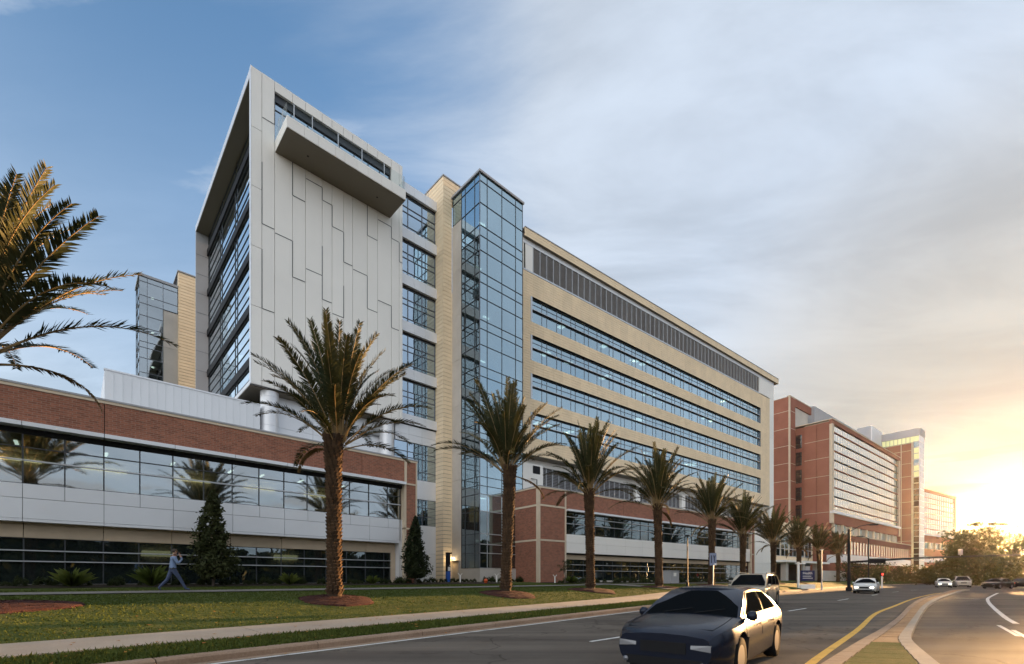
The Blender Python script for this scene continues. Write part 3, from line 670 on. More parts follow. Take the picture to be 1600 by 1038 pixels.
# dark strips laid over the panels for the shade in stepping open joints
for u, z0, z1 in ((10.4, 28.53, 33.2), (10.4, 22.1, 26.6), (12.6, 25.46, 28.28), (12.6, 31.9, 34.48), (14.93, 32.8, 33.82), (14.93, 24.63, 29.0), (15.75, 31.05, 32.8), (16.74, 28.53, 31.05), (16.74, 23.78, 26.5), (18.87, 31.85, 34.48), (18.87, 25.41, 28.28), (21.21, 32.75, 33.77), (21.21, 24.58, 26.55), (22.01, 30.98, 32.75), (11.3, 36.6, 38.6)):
    WT.piece('joint_strip', M['frame'], u - .028, u + .028, 38.975, 38.98, z0, z1)
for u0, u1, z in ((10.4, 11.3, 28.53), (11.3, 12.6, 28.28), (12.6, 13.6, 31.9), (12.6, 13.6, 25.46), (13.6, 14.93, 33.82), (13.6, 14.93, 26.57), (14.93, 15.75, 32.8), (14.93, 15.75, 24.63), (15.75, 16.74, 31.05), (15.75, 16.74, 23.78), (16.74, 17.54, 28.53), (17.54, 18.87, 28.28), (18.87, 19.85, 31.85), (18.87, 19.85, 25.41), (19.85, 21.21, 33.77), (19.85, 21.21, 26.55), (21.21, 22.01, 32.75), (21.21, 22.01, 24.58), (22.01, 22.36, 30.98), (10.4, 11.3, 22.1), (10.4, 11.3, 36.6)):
    WT.piece('joint_strip', M['frame'], u0 + .03, u1 - .03, 38.974, 38.979, z - .028, z + .028)
for i in range(13):
    a, b = cu[i], cu[i + 1]; z = [16.26] + jz[i] + [40.0]
    for z0, z1 in zip(z, z[1:]):
        segs = [(z0, z1)]
        if 2 <= i <= 10:                                   # the balcony opening takes columns 2 to 10
            segs = [s_ for s_ in ((z0, min(z1, 35.36)), (max(z0, 39.2), z1)) if s_[1] - s_[0] > 0.05]
        for q0, q1 in segs: WT.piece('wall_panel', M['white'], a + .016, b - .016, 39.0 - step[i], 39.18, q0 + .018, q1 - .018)
WT.piece('backing_wall', M['core'], 9.68, 22.35, 39.19, 39.34, 16.3, 35.36); WT.piece('backing_wall', M['core'], 9.68, 11.34, 39.19, 39.34, 35.362, 39.95); WT.piece('backing_wall', M['core'], 21.16, 22.35, 39.19, 39.34, 35.362, 39.95)
WT.piece('edge_trim', M['alu'], 9.63, 9.66, 38.98, 39.35, 16.26, 40.0)
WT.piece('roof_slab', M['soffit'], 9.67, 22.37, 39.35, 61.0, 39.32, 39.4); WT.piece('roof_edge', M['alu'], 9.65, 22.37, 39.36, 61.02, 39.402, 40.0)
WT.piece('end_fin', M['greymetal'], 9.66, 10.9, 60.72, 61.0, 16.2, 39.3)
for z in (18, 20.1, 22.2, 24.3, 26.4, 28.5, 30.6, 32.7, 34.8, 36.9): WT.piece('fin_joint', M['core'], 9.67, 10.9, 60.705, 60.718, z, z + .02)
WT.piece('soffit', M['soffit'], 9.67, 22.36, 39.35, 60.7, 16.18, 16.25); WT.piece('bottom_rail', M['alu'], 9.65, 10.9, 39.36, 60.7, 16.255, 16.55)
# side glazing
gp = [39.4, 42.2, 43.0, 48.2, 49.0, 54.2, 55.0, 60.2, 60.7]
rows = [16.6, 17.7, 18.55, 19.4]
fl = [19.4 + 4.42 * k for k in range(5)]
lev = [[16.6, 17.45, 18.4, 19.4]] + [[z + .72, z + 1.62, z + 2.5, z + 3.4, z + 4.42] for z in fl]
lev[-1] = [fl[-1] + .72, fl[-1] + 1.5, 39.3 - .0]
for L in lev:
    for a, b in zip(gp, gp[1:]): window(WT, M['frame'], M['glassside'], [a, b], L, 'u', 10.8, 0.10, 0.05, 0.05)
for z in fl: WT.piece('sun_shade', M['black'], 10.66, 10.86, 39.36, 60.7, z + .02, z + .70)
WT.piece('inner_wall', M['core'], 14.0, 14.3, 39.4, 60.6, 16.3, 39.3)
for z in fl: WT.piece('floor_slab', M['floorplate'], 10.95, 14.0, 39.4, 60.6, z, z + .5)
for z in fl: cove_lights(WT, (11.8,), 44 + (z % 3) * 3, z - .02, 0.5, d=1.6)
# opening behind the balcony
WT.piece('opening_head', M['frame'], 11.36, 21.14, 39.2, 39.4, 38.61, 39.19); WT.piece('opening_jamb', M['greymetal'], 21.15, 21.3, 39.35, 41, 35.4, 39.2); WT.piece('opening_jamb', M['greymetal'], 11.2, 11.35, 39.35, 41, 35.4, 39.2)
vv = [11.36, 12.6, 13.9, 15.2, 16.5, 17.8, 19.1, 20.2, 21.14]
for a, b in zip(vv, vv[1:]): window(WT, M['frame'], M['glassstrip'], [a, b], [35.4, 38.05, 38.6], 'v', 39.28, 0.1, 0.06)
WT.piece('balcony_room', M['core'], 11.3, 21.2, 43, 43.2, 35, 39.3); WT.piece('balcony_floor', M['floorplate'], 11.3, 21.2, 39.2, 43, 35.3, 35.37)
# the balcony box
bj = [11.32, 12.55, 13.6, 14.9, 15.65, 16.65, 17.6, 18.8, 19.75, 21.08]
for a, b in zip(bj, bj[1:]): WT.piece('balcony_fascia', M['white'], a + .008, b - .008, 36.2, 36.27, 34.53, 35.38)
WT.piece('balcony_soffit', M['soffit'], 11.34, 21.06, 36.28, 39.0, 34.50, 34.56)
WT.piece('balcony_side', M['white'], 11.32, 11.39, 36.275, 38.95, 34.52, 35.38); WT.piece('balcony_side', M['white'], 21.01, 21.08, 36.275, 38.95, 34.52, 35.38)
WT.piece('balcony_deck', M['floorplate'], 11.4, 21.0, 36.28, 38.95, 35.25, 35.33)
for u in (13.3, 19.1): 
    m = MB(); m.lathe([(.07, 34.48), (.07, 34.499)], 10, (u, 37.6)); WT.mesh('downlight', m, M['black'])
pu_ = [11.36, 11.82, 13.14, 15.12, 17.08, 19.05, 20.9, 21.05]
for u in pu_[1:-1]: WT.piece('rail_post', M['rail'], u - .03, u + .03, 36.21, 36.26, 35.385, 36.48)
for a, b in zip(pu_, pu_[1:]): WT.piece('glass_rail', M['glassclear'], a + .035, b - .035, 36.225, 36.245, 35.42, 36.46)
for a, b in ((36.3, 37.2), (37.25, 38.1), (38.15, 38.9)):
    for u in (11.34, 21.04): WT.piece('glass_rail', M['glassclear'], u, u + .02, a, b, 35.42, 36.46)
for v in (37.22, 38.12):
    for u in (11.32, 21.03): WT.piece('rail_post', M['rail'], u, u + .05, v - .02, v + .02, 35.385, 36.48)
# window strip to the right of the white wall
su = [22.38, 23.40, 24.97, 26.47]
for t in (38.3, 33.92, 29.5, 25.08, 20.7):
    bt = t - 3.4
    for a, b in zip(su, su[1:]): window(WT, M['greyframe'], M['glassstrip'], [a, b], [bt, bt + .45, bt + 1.72, bt + 2.25, t - .16], 'v', 39.78, 0.12, 0.075, 0.06)
    WT.piece('window_head', M['black'], 22.38, 26.47, 39.75, 39.9, t - .158, t)
    WT.piece('floor_slab', M['floorplate'], 22.3, 26.4, 40.0, 43, bt - .5, bt - .02)
    top = bt if t > 20.8 else bt
    sz0, sz1 = (bt - .98, bt) if t > 20.8 else (16.42, 17.3)
    for a, b in ((22.38, 23.9), (23.9, 25.2), (25.2, 26.69)): WT.piece('spandrel_panel', M['alu'], a + .008, b - .008, 39.5, 39.95, sz0 + .005, sz1 - .01)
for a, b in ((22.38, 23.9), (23.9, 25.2), (25.2, 26.69)): WT.piece('roof_fascia', M['alu'], a + .008, b - .008, 39.5, 41.0, 38.31, 39.2)
for u in (25.6, 25.85): WT.piece('roof_ladder', M['rail'], u, u + .03, 40.0, 40.03, 39.2, 40.1)
WT.piece('roof_ladder', M['rail'], 25.6, 25.88, 40.0, 40.03, 40.1, 40.13)
WT.piece('ledge', M['black'], 22.0, 26.7, 39.6, 40.4, 16.33, 16.41)
for a, b in ((22.0, 23.45), (23.45, 24.9), (24.9, 26.6)):
    for z0, z1 in ((14.75, 15.45), (15.47, 16.31)): WT.piece('lower_panel', M['alu'], a + .008, b - .008, 39.7, 39.9, z0, z1)
sl2 = [21.9, 23.34, 24.98, 26.55]
for a, b in zip(sl2, sl2[1:]): window(WT, M['greyframe'], M['glassstrip'], [a, b], [11.24, 12.02, 13.27, 13.82, 14.72], 'v', 39.75, 0.12, 0.07, 0.055)
for a, b in ((19.2, 21.5), (21.5, 24.05), (24.05, 26.55)):
    WT.piece('lower_panel', M['alu'], a + .008, b - .008, 39.7, 39.9, 9.38, 11.22); WT.piece('lower_panel', M['alu'], a + .008, b - .008, 39.7, 39.9, 4.1, 6.82); WT.piece('lower_panel', M['alu'], a + .008, b - .008, 39.7, 39.9, 1.1, 4.08)
for a, b in ((21.9, 23.4), (23.4, 24.98), (24.98, 26.55)): window(WT, M['greyframe'], M['glassstrip'], [a, b], [6.84, 7.7, 8.57, 9.36], 'v', 39.75, 0.12, 0.07, 0.055)
WT.piece('inner_wall', M['room'], 19, 26.5, 43.2, 43.4, 1.2, 39)
WT.piece('inner_wall', M['core'], 22.2, 22.4, 39.95, 43.2, 1.2, 38.2)
WT.piece('floor_slab', M['floorplate'], 19, 26.4, 40, 43, 9.4, 10.2); WT.piece('floor_slab', M['floorplate'], 19, 26.4, 40, 43, 14.8, 15.4)
for z, u in ((33.85 - .5, 24.4), (8.3, 24.6), (29.6 - .7, 24.6)): WT.piece('ceiling_light', M['lamp'], u, u + 1.3, 41.2, 41.3, z, z + .06)
m = MB(); m.box(25.35, 25.72, 39.5, 39.69, 3.55, 4.0); m.box(25.40, 25.67, 39.47, 39.499, 3.6, 3.95); WT.mesh('wall_cabinet', m, M['white'])
# wall and round columns under the tower
for a, b in ((11.3, 14.7), (14.7, 18.05), (18.05, 22.0)):
    for z0, z1 in ((10.3, 12.3), (12.3, 13.75), (13.75, 15.25), (15.25, 16.17)): WT.piece('base_panel', M['alu'], a + .01, b - .01, 40.4, 40.6, z0 + .01, z1 - .01)
WT.piece('base_return', M['core'], 11.3, 11.4, 40.61, 60, 10.3, 16.17)
for u in (11.2, 21.25):
    for z0, z1 in ((10.3, 13.5), (13.515, 15.75), (15.765, 16.18)):
        m = MB(); m.lathe([(.66, z0), (.66, z1)], 40, (u, 39.95)); WT.mesh('round_column', m, M['alu'], smooth=False)
        WT.piece('column_seam', M['core'], u + .10, u + .112, 39.30, 39.31, z0, z1)

# ================================================================== tan shaft between the window strip and the glass stair
SH = Building('tan_shaft', 'narrow tan tiled shaft rising between white tower and glass stair', 'shaft', FL, 27, 38.4, 1.1)
n = 100; h = 40.0 / n
for k in range(n):
    SH.piece('cladding_tile', M['tan'], 26.5, 27.9 if k > 94 else 27.54, 38.4, 39.75, 1.2 + k * h, 1.2 + (k + 1) * h - .036)
    if k > 85: SH.piece('cladding_tile', M['tan'], 26.5, 26.8, 39.76, 42.4, 1.2 + k * h, 1.2 + (k + 1) * h - .036)
    if k > 94: SH.piece('cladding_tile', M['tan'], 27.91, 29.3, 38.4, 39.0, 1.2 + k * h, 1.2 + (k + 1) * h - .036)
SH.piece('shaft_core', M['core'], 26.55, 27.5, 38.45, 42.3, 1.0, 41.15); SH.piece('roof_edge', M['greymetal'], 26.44, 29.4, 38.34, 42.5, 41.2, 41.32)

# ================================================================== glass stair tower
GS = Building('glass_stair_tower', 'slender blue glass stair tower at the corner beside the long tan block', 'stair tower', FL, 30, 36, 1.1)
tz = [2.62, 4.03, 4.86, 5.84, 7.95, 9.54, 10.32, 11.16, 13.16, 15.22, 16.1, 17.04, 19.1, 20.53, 21.45, 23.45, 24.94, 25.76, 27.82, 29.26, 30.19, 32.22, 33.6, 34.55, 36.64, 38.68, 39.42]
fu = [27.56, 28.47, 30.32, 32.14, 33.12]; lv = [34.06, 34.82, 36.28, 36.88]
FT = M['frame']
for i in range(len(tz) - 1):
    low = tz[i] < 9.5
    fm = M['rail'] if low else FT
    window(GS, fm, M['glassdark'] if tz[i] < 7.9 else M['glassblue'], fu, [tz[i], tz[i + 1]], 'v', 34.0, 0.09, 0.045, 0.05 if not low else .07)
    left = lv if tz[i] < 36.6 else lv + [38.3]
    window(GS, FT, M['glassdark'] if tz[i] < 33 else M['glassblue'], left, [tz[i], tz[i + 1]], 'u', 27.56, 0.09, 0.045, 0.05)
GS.piece('corner_post', M['greyframe'], 27.54, 27.60, 33.99, 34.055, 2.62, 39.42)
GS.piece('roof_edge', M['greymetal'], 27.44, 33.25, 33.9, 38.5, 39.425, 39.62)
cz = [1.15, 6.2, 11.3, 14.2, 18.6, 23.1, 27.5, 31.95, 36.6]
for a, b in zip(cz, cz[1:]): GS.piece('concrete_panel', M['concrete'], 27.56, 27.8, 36.9, 38.38, a + .01, b - .01)
GS.piece('plinth', M['concrete'], 27.50, 33.2, 33.92, 34.3, 1.0, 2.59); GS.piece('plinth', M['concrete'], 27.50, 27.85, 34.31, 36.895, 1.0, 2.59)
GS.piece('right_wall', M['glassdark'], 33.13, 33.2, 34.1, 38.3, 2.6, 39.42)
GS.piece('back_wall', M['concrete'], 27.9, 33.1, 38.1, 38.35, 1.2, 39.3)
for k in range(8):
    z = 5.3 + 4.42 * k if k else 5.6
    GS.piece('landing', M['floorplate'], 27.7, 33.0, 36.4, 38.0, z - .28, z); GS.piece('landing', M['floorplate'], 27.7, 28.9, 34.3, 36.35, z - .28, z)
    m = MB(); a, b = (29.0, z), (32.6, z + 2.2)
    for j, (v0, v1) in enumerate(((34.5, 35.4), (35.5, 36.35))):
        z0, z1 = (z, z + 2.2) if j == 0 else (z + 2.2, z + 4.42); x0, x1 = (29.0, 32.6) if j == 0 else (32.6, 29.0)
        m.add([(x0, v0, z0 - .3), (x0, v1, z0 - .3), (x1, v1, z1 - .3), (x1, v0, z1 - .3), (x0, v0, z0), (x0, v1, z0), (x1, v1, z1), (x1, v0, z1)], [(0, 1, 2, 3), (4, 7, 6, 5), (0, 4, 5, 1), (1, 5, 6, 2), (2, 6, 7, 3), (3, 7, 4, 0)])
    GS.mesh('stair_flight', m, M['concrete'])
    for j in range(2): GS.piece('handrail', M['rail'], 29.0, 32.6, 34.45, 34.49, z + .9 + j * .12, z + .93 + j * .12)
    GS.piece('ceiling_light', M['lamp'], 28.0 + (k % 3) * .5, 28.75 + (k % 3) * .5, 35.2, 35.35, z - .36, z - .29)
for u in (29.0, 32.5): GS.piece('inner_column', M['white'], u, u + .35, 37.4, 37.7, 1.2, 39.0)
m = MB(); m.lathe([(.45, 7.2), (.5, 8.0), (.3, 9.2)], 14, (28.6, 36.2)); GS.mesh('glow_wall', m, M['lampwarm'], smooth=True)  # curved wall glows by its material, in place of lamplight falling on it
GS.piece('wall_lamp', M['lampwarm'], 28.2, 29.0, 36.3, 36.4, 2.7, 3.35)
m = MB(); m.box(27.47, 27.55, 37.25, 38.2, 1.2, 3.25); m.box(27.44, 27.47, 37.35, 37.4, 2.1, 2.3); GS.mesh('service_door', m, M['precast'])
ld = GS.piece('door_lamp', M['lamp'], 27.30, 27.5, 37.95, 38.2, 3.62, 3.74); GS.piece('door_canopy', M['black'], 27.28, 27.55, 37.2, 38.25, 3.34, 3.40)
pl = bpy.data.lights.new('door_lamp_light', 'POINT'); pl.energy = 2.6; pl.color = (1, .75, .4); pl.shadow_soft_size = .08
po = bpy.data.objects.new('door_lamp_light', pl); COL.objects.link(po); po.parent = ld; po.location = (-.12, .1, -.12)

# ================================================================== long tan block
TB = Building('tan_block', 'long tan tiled block with four ribbons of blue windows below a grey louvre band', 'building', FR, 60, 41, 1.1)
V = 40.9; GV = 41.2
tops = (33.94, 29.54, 25.12, 20.7); HW = 2.88
# cladding: courses of tiles, a panel at a time
def clad(name, w, z0, z1, v=V):
    key = ('clad', round(w, 3), round(z1 - z0, 3))
    if key not in WIN:
        m = MB(); n = max(1, round((z1 - z0) / .29)); hh = (z1 - z0) / n
        for k in range(n): m.box(0, w, 0, .09, k * hh, (k + 1) * hh - .022)
        WIN[key] = m.mesh(name, M['tan'])
    return WIN[key]
bands = [(33.96, 36.55)] + [(t + .02, u_ - HW) for t, u_ in zip(tops[1:], tops)] + [(15.82, tops[-1] - HW)]
ub = [33.75 + 1.552 * k for k in range(41)]
for bi, (z0, z1) in enumerate(bands):
    TB.piece('backing_wall', M['precast'], 33.76, 95.75, V + .095, V + .3, z0, z1)
    for a, b in zip(ub, ub[1:]): TB.shared('cladding_panel', clad('cladding_panel', b - a - .014, z0, z1), a + .007, V, z0)
for t in tops:
    for a, b in ((33.75, 34.85), (92.05, 93.9), (93.9, 95.8)):
        TB.shared('cladding_panel', clad('cladding_panel', b - a - .014, t - HW, t + .018), a + .007, V, t - HW); TB.piece('backing_wall', M['tan'], a + .01, b - .01, V + .095, V + .3, t - HW, t + .018)
    TB.piece('jamb_trim', M['rail'], 34.87, 35.12, V - .01, GV, t - HW, t); TB.piece('window_jamb', M['greyframe'], 91.95, 92.04, V + .02, GV, t - HW, t)
    TB.piece('window_soffit', M['black'], 35.12, 92.0, V + .31, GV + .1, t + .0, t + .03); TB.piece('window_soffit', M['black'], 35.13, 92.03, V + .01, V + .3, t - .004, t + .016)  # soffits coloured black for the deep shade in the reveal
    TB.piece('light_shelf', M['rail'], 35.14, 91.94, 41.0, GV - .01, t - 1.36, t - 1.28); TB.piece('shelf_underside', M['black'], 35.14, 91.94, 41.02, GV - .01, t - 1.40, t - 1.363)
    TB.piece('sill', M['rail'], 35.13, 91.94, V + .2, GV + .1, t - HW - .03, t - HW + .03)
# windows: a wide and a narrow light per bay
w0, per = 35.24, 2.403
for t in tops:
    for k in range(24):
        a = w0 + per * k; b = min(a + per, 91.94) if k < 23 else 91.94
        mid = a + 1.62
        window(TB, M['greyframe'], M['glassblue'], [a, mid, b], [t - HW + .03, t - 1.4, t - .66, t - .004], 'v', GV, 0.09, 0.055, 0.05)
    for k in range(24):
        if RNG.random() < .42:
            a = w0 + per * k; h_ = RNG.random() * .9; TB.piece('blind', M['room'], a + .06, a + 1.56, GV + .2, GV + .22, round(t - HW + .06 + h_, 1), t - 1.42)
        if RNG.random() < .3: a = w0 + per * k; TB.piece('blind', M['white'], a + 1.68, min(a + 2.34, 91.9), GV + .2, GV + .22, t - HW + .4, t - 1.42)
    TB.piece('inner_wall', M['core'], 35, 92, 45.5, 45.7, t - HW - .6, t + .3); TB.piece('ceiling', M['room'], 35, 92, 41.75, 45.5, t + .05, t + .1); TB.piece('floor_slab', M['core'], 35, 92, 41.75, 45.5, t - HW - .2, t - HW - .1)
    for q in range(9):
        u = 37 + RNG.random() * 52; TB.piece('ceiling_light', M['lamp'], u, u + .8, 42.3 + RNG.random() * 1.5, 43.95, t - .02, t + .04)
# louvre band
TB.piece('louvre_sill', M['rail'], 33.76, 91.5, V - .03, V + .35, 36.56, 36.74)
TB.piece('louvre_head', M['alu'], 33.76, 97.6, V, V + .4, 39.62, 40.14)
TB.piece('louvre_backing', M['core'], 35.2, 91.4, V + .3, V + .4, 36.75, 39.6)
lb = MB()
for k in range(15): z = k * .19; lb.add([(0, .12, z), (1.0, .12, z), (1.0, .02, z + .11), (0, .02, z + .11), (0, .14, z), (1.0, .14, z), (1.0, .04, z + .115), (0, .04, z + .115)], [(0, 1, 2, 3), (4, 7, 6, 5), (0, 4, 5, 1), (2, 6, 7, 3)])
LBM = lb.mesh('louvre', M['louvre'])
for k in range(53):
    u = 35.25 + 1.0595 * k
    TB.shared('louvre', LBM, u + .03, V + .05, 36.78); TB.piece('louvre_fin', M['rail'], u - .035, u + .025, V + .0, V + .16, 36.745, 39.615)
for a, b in ((33.76, 33.86), (34.1, 35.2), (91.45, 93.5), (93.5, 95.6), (95.6, 97.6)): TB.piece('end_panel', M['white'], a + .008, b - .008, V + .01, V + .3, 36.75, 39.6)
TB.piece('vent_slot', M['black'], 33.87, 34.08, V + .1, V + .3, 36.8, 39.6)
# cornice
for a, b in zip(ub + [98.9], (ub + [98.9])[1:]): TB.shared('cornice_panel', clad('cornice_panel', b - a - .014, 40.16, 41.08), a + .007, 40.55, 40.16)
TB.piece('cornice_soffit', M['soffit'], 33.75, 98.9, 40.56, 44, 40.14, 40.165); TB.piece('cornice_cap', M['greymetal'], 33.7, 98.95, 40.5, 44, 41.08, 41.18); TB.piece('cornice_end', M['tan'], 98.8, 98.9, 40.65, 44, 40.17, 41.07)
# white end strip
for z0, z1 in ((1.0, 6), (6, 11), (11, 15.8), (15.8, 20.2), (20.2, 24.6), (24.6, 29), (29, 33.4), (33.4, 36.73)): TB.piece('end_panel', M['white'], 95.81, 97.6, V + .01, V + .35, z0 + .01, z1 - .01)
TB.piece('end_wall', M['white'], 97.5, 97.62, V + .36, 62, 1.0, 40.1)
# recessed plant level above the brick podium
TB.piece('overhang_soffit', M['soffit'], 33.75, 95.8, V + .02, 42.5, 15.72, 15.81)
TB.piece('plant_head', M['white'], 33.76, 95.8, 42.2, 42.5, 15.02, 15.715); TB.piece('plant_wall', M['core'], 36, 95.8, 42.42, 42.5, 9.5, 15.0)
TB.piece('plant_panel', M['white'], 33.8, 37.3, 41.5, 42.4, 9.0, 15.0); TB.piece('plant_vent', M['black'], 35.7, 36.8, 41.46, 41.495, 13.9, 14.8)
m = MB(); m.tube([(36.2, 41.35, 10.3), (36.2, 41.35, 13.2), (35.3, 41.35, 13.2)], .05); TB.mesh('drain_pipe', m, M['black'])
lb2 = MB()
for k in range(24): z = k * .19; lb2.add([(0, .12, z), (1.0, .12, z), (1.0, .02, z + .11), (0, .02, z + .11)], [(0, 1, 2, 3)])
LB2 = lb2.mesh('louvre', M['louvre']); u = 37.4
while u < 94.5:
    if abs((u - 55.2) % 11.6) < 1.07 and u > 50: TB.piece('plant_pier', M['white'], u + .02, u + 1.04, 41.9, 42.35, 9.5, 15.0)
    else: TB.shared('louvre', LB2, u + .03, 42.25, 10.35); TB.piece('louvre_fin', M['rail'], u - .04, u + .03, 42.2, 42.36, 9.8, 15.0)
    u += 1.06
for a, b in ((72.4, 76), (76, 80), (80, 84), (84, 88), (88, 92), (92, 95.8)):
    for z0, z1 in ((1.0, 4.5), (4.5, 7.5), (7.5, 10.6)): TB.piece('base_panel', M['white'], a + .01, b - .01, 40.6, 41.0, z0 + .01, z1 - .01)
TB.piece('roof', M['greymetal'], 33.8, 98.8, 41.2, 62, 40.2, 40.9)
TB.piece('left_wall', M['tan'], 33.5, 33.74, 41.0, 60, 1, 40.9)

# ================================================================== brick podium before the tan block
PB = Building('brick_podium', 'two storey brown brick podium with white spandrels at the foot of the tan block', 'building', FR, 50, 33, 1.1)
def brk(a, b, z0, z1): PB.piece('brick_field', M['brick'], a, b, 33.0, 33.4, z0, z1)
for z0, z1 in ((1.2, 5.19), (5.37, 8.47), (8.66, 10.16)):
    brk(29.32, 32.5, z0, z1); PB.piece('side_brick', M['brick'], 29.16, 29.5, 33.42, 40, z0, z1)
    brk(71.4, 72.05, z0, z1)
for z in (5.195, 8.475): PB.piece('joint_stone', M['cream'], 29.17, 32.72, 32.975, 33.4, z, z + .17); PB.piece('joint_stone', M['cream'], 29.135, 29.5, 33.42, 40, z, z + .17); PB.piece('joint_stone', M['cream'], 71.0, 72.3, 32.975, 33.4, z, z + .17)
for z0, z1 in ((1.2, 5.19), (5.37, 8.47), (8.66, 10.16)):
    PB.piece('joint_stone', M['cream'], 29.15, 29.315, 32.98, 33.41, z0, z1); PB.piece('joint_stone', M['cream'], 32.505, 32.72, 32.985, 33.4, z0, z1)
    PB.piece('joint_stone', M['cream'], 71.1, 71.39, 32.985, 33.4, z0, z1); PB.piece('joint_stone', M['cream'], 72.06, 72.3, 32.985, 33.4, z0, z1)
for a, b in ((32.73, 41.5), (41.53, 50.8), (50.83, 60.1), (60.13, 71.08)): brk(a, b, 8.48, 10.16)
PB.piece('coping', M['cream'], 29.1, 72.35, 32.94, 42.2, 10.165, 10.30); PB.piece('coping', M['greymetal'], 29.08, 72.37, 32.92, 42.2, 10.303, 10.38)
pu2 = [32.74 + (71.0 - 32.74) / 25 * k for k in range(26)]
for a, b in zip(pu2, pu2[1:]):
    PB.piece('lintel_panel', M['alu'], a + .006, b - .006, 32.7, 33.35, 8.28, 8.465)
    window(PB, G, M['glassdark'], [a, b], [6.05, 7.12, 7.79, 8.24], 'v', 33.35, 0.1, 0.05, .045)
    for z in (7.08, 7.76): PB.piece('window_rail', M['rail'], a + .003, b - .003, 33.24, 33.35, z, z + .06)
    window(PB, G, M['glassdark'], [a, b], [1.45, 2.47, 3.05, 3.56], 'v', 33.6, 0.1, 0.05, .045)
    for z in (2.44, 3.02): PB.piece('window_rail', M['rail'], a + .003, b - .003, 33.49, 33.6, z, z + .055)
for k in range(0, 25, 2):
    a, b = pu2[k], pu2[min(k + 2, 25)]
    PB.piece('spandrel_panel', M['white'], a + .008, b - .008, 33.1, 33.3, 5.2, 6.03); PB.piece('spandrel_panel', M['white'], a + .008, b - .008, 33.1, 33.3, 4.2, 5.185)
    PB.piece('precast_panel', M['precast'], a + .01, b - .01, 33.5, 33.65, 3.58, 4.05)
PB.piece('dark_infill', M['black'], 32.74, 71, 33.31, 33.7, 4.06, 4.2); PB.piece('plinth', M['concrete'], 29.2, 72, 33.45, 33.8, 1.0, 1.44); PB.piece('dark_infill', M['black'], 32.74, 71, 33.3, 33.5, 8.245, 8.28)  # solid black strips stand in for shade below spandrels and lintels
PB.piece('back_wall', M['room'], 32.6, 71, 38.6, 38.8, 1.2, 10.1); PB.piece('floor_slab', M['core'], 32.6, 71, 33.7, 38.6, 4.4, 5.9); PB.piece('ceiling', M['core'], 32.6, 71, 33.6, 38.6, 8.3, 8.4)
PB.piece('right_wall', M['brick'], 71.9, 72.28, 33.42, 41, 1.0, 10.16); PB.piece('roof', M['greymetal'], 29.3, 72, 33.4, 42.3, 9.95, 10.15)
cove_lights(PB, (38, 46, 53, 60, 66), 36.5, 8.25, 1.4); cove_lights(PB, (41, 52, 63), 37, 4.0, 1.4)

# ================================================================== rear stair tower on the far left
RS = Building('rear_stair_tower', 'distant glass and tan stair tower rising behind the left of the white tower', 'stair tower', FL, 8, 75, 1.1)
rz_ = [10, 12.1, 14.2, 16.3, 18.4, 20.4, 22.6, 24.7, 27.3, 29.11, 30.42, 31.15, 32.89, 34.4, 35.9, 36.87, 38.6, 39.2]
for a, b in zip(rz_, rz_[1:]):
    window(RS, M['greyframe'], M['glass'], [5.86, 6.66, 8.26] if a < 35.8 else [5.86, 6.66, 8.26, 9.78], [a, b], 'v', 74.0, 0.1, 0.06)
    window(RS, M['greyframe'], M['glass'], [74.1, 76.4, 78.3], [a, b], 'u', 5.86, 0.1, 0.06)
RS.piece('roof_edge', M['greymetal'], 5.76, 9.8, 73.9, 78.4, 39.2, 39.5)
for a, b in ((9.4, 13.5), (13.5, 17.8), (17.8, 22.3), (22.3, 26.7), (26.7, 31.15), (31.15, 35.8)): RS.piece('concrete_panel', M['concrete'], 8.3, 9.8, 74.0, 74.3, a + .01, b - .01)
for k in range(79): RS.piece('cladding_tile', M['tan'], 9.82, 13.4, 73.6, 74.4, 9.6 + .4 * k, 9.6 + .4 * k + .35)
RS.piece('shaft_core', M['core'], 9.9, 13.3, 73.7, 79, 1.1, 41.1); RS.piece('shaft_cap', M['greymetal'], 9.7, 13.5, 73.5, 79.1, 41.2, 41.35)
RS.piece('back_wall', M['concrete'], 6.0, 9.8, 77.6, 77.9, 1.1, 39.1); RS.piece('lower_block', M['concrete'], 5.9, 9.8, 74.2, 78.2, 1.1, 9.9)
for k in range(7): RS.piece('landing', M['floorplate'], 6.0, 9.7, 75.5, 77.5, 11.2 + 4.42 * k, 11.5 + 4.42 * k); RS.piece('ceiling_light', M['lamp'], 7.2, 7.5, 75.6, 75.8, 11.05 + 4.42 * k, 11.19 + 4.42 * k)

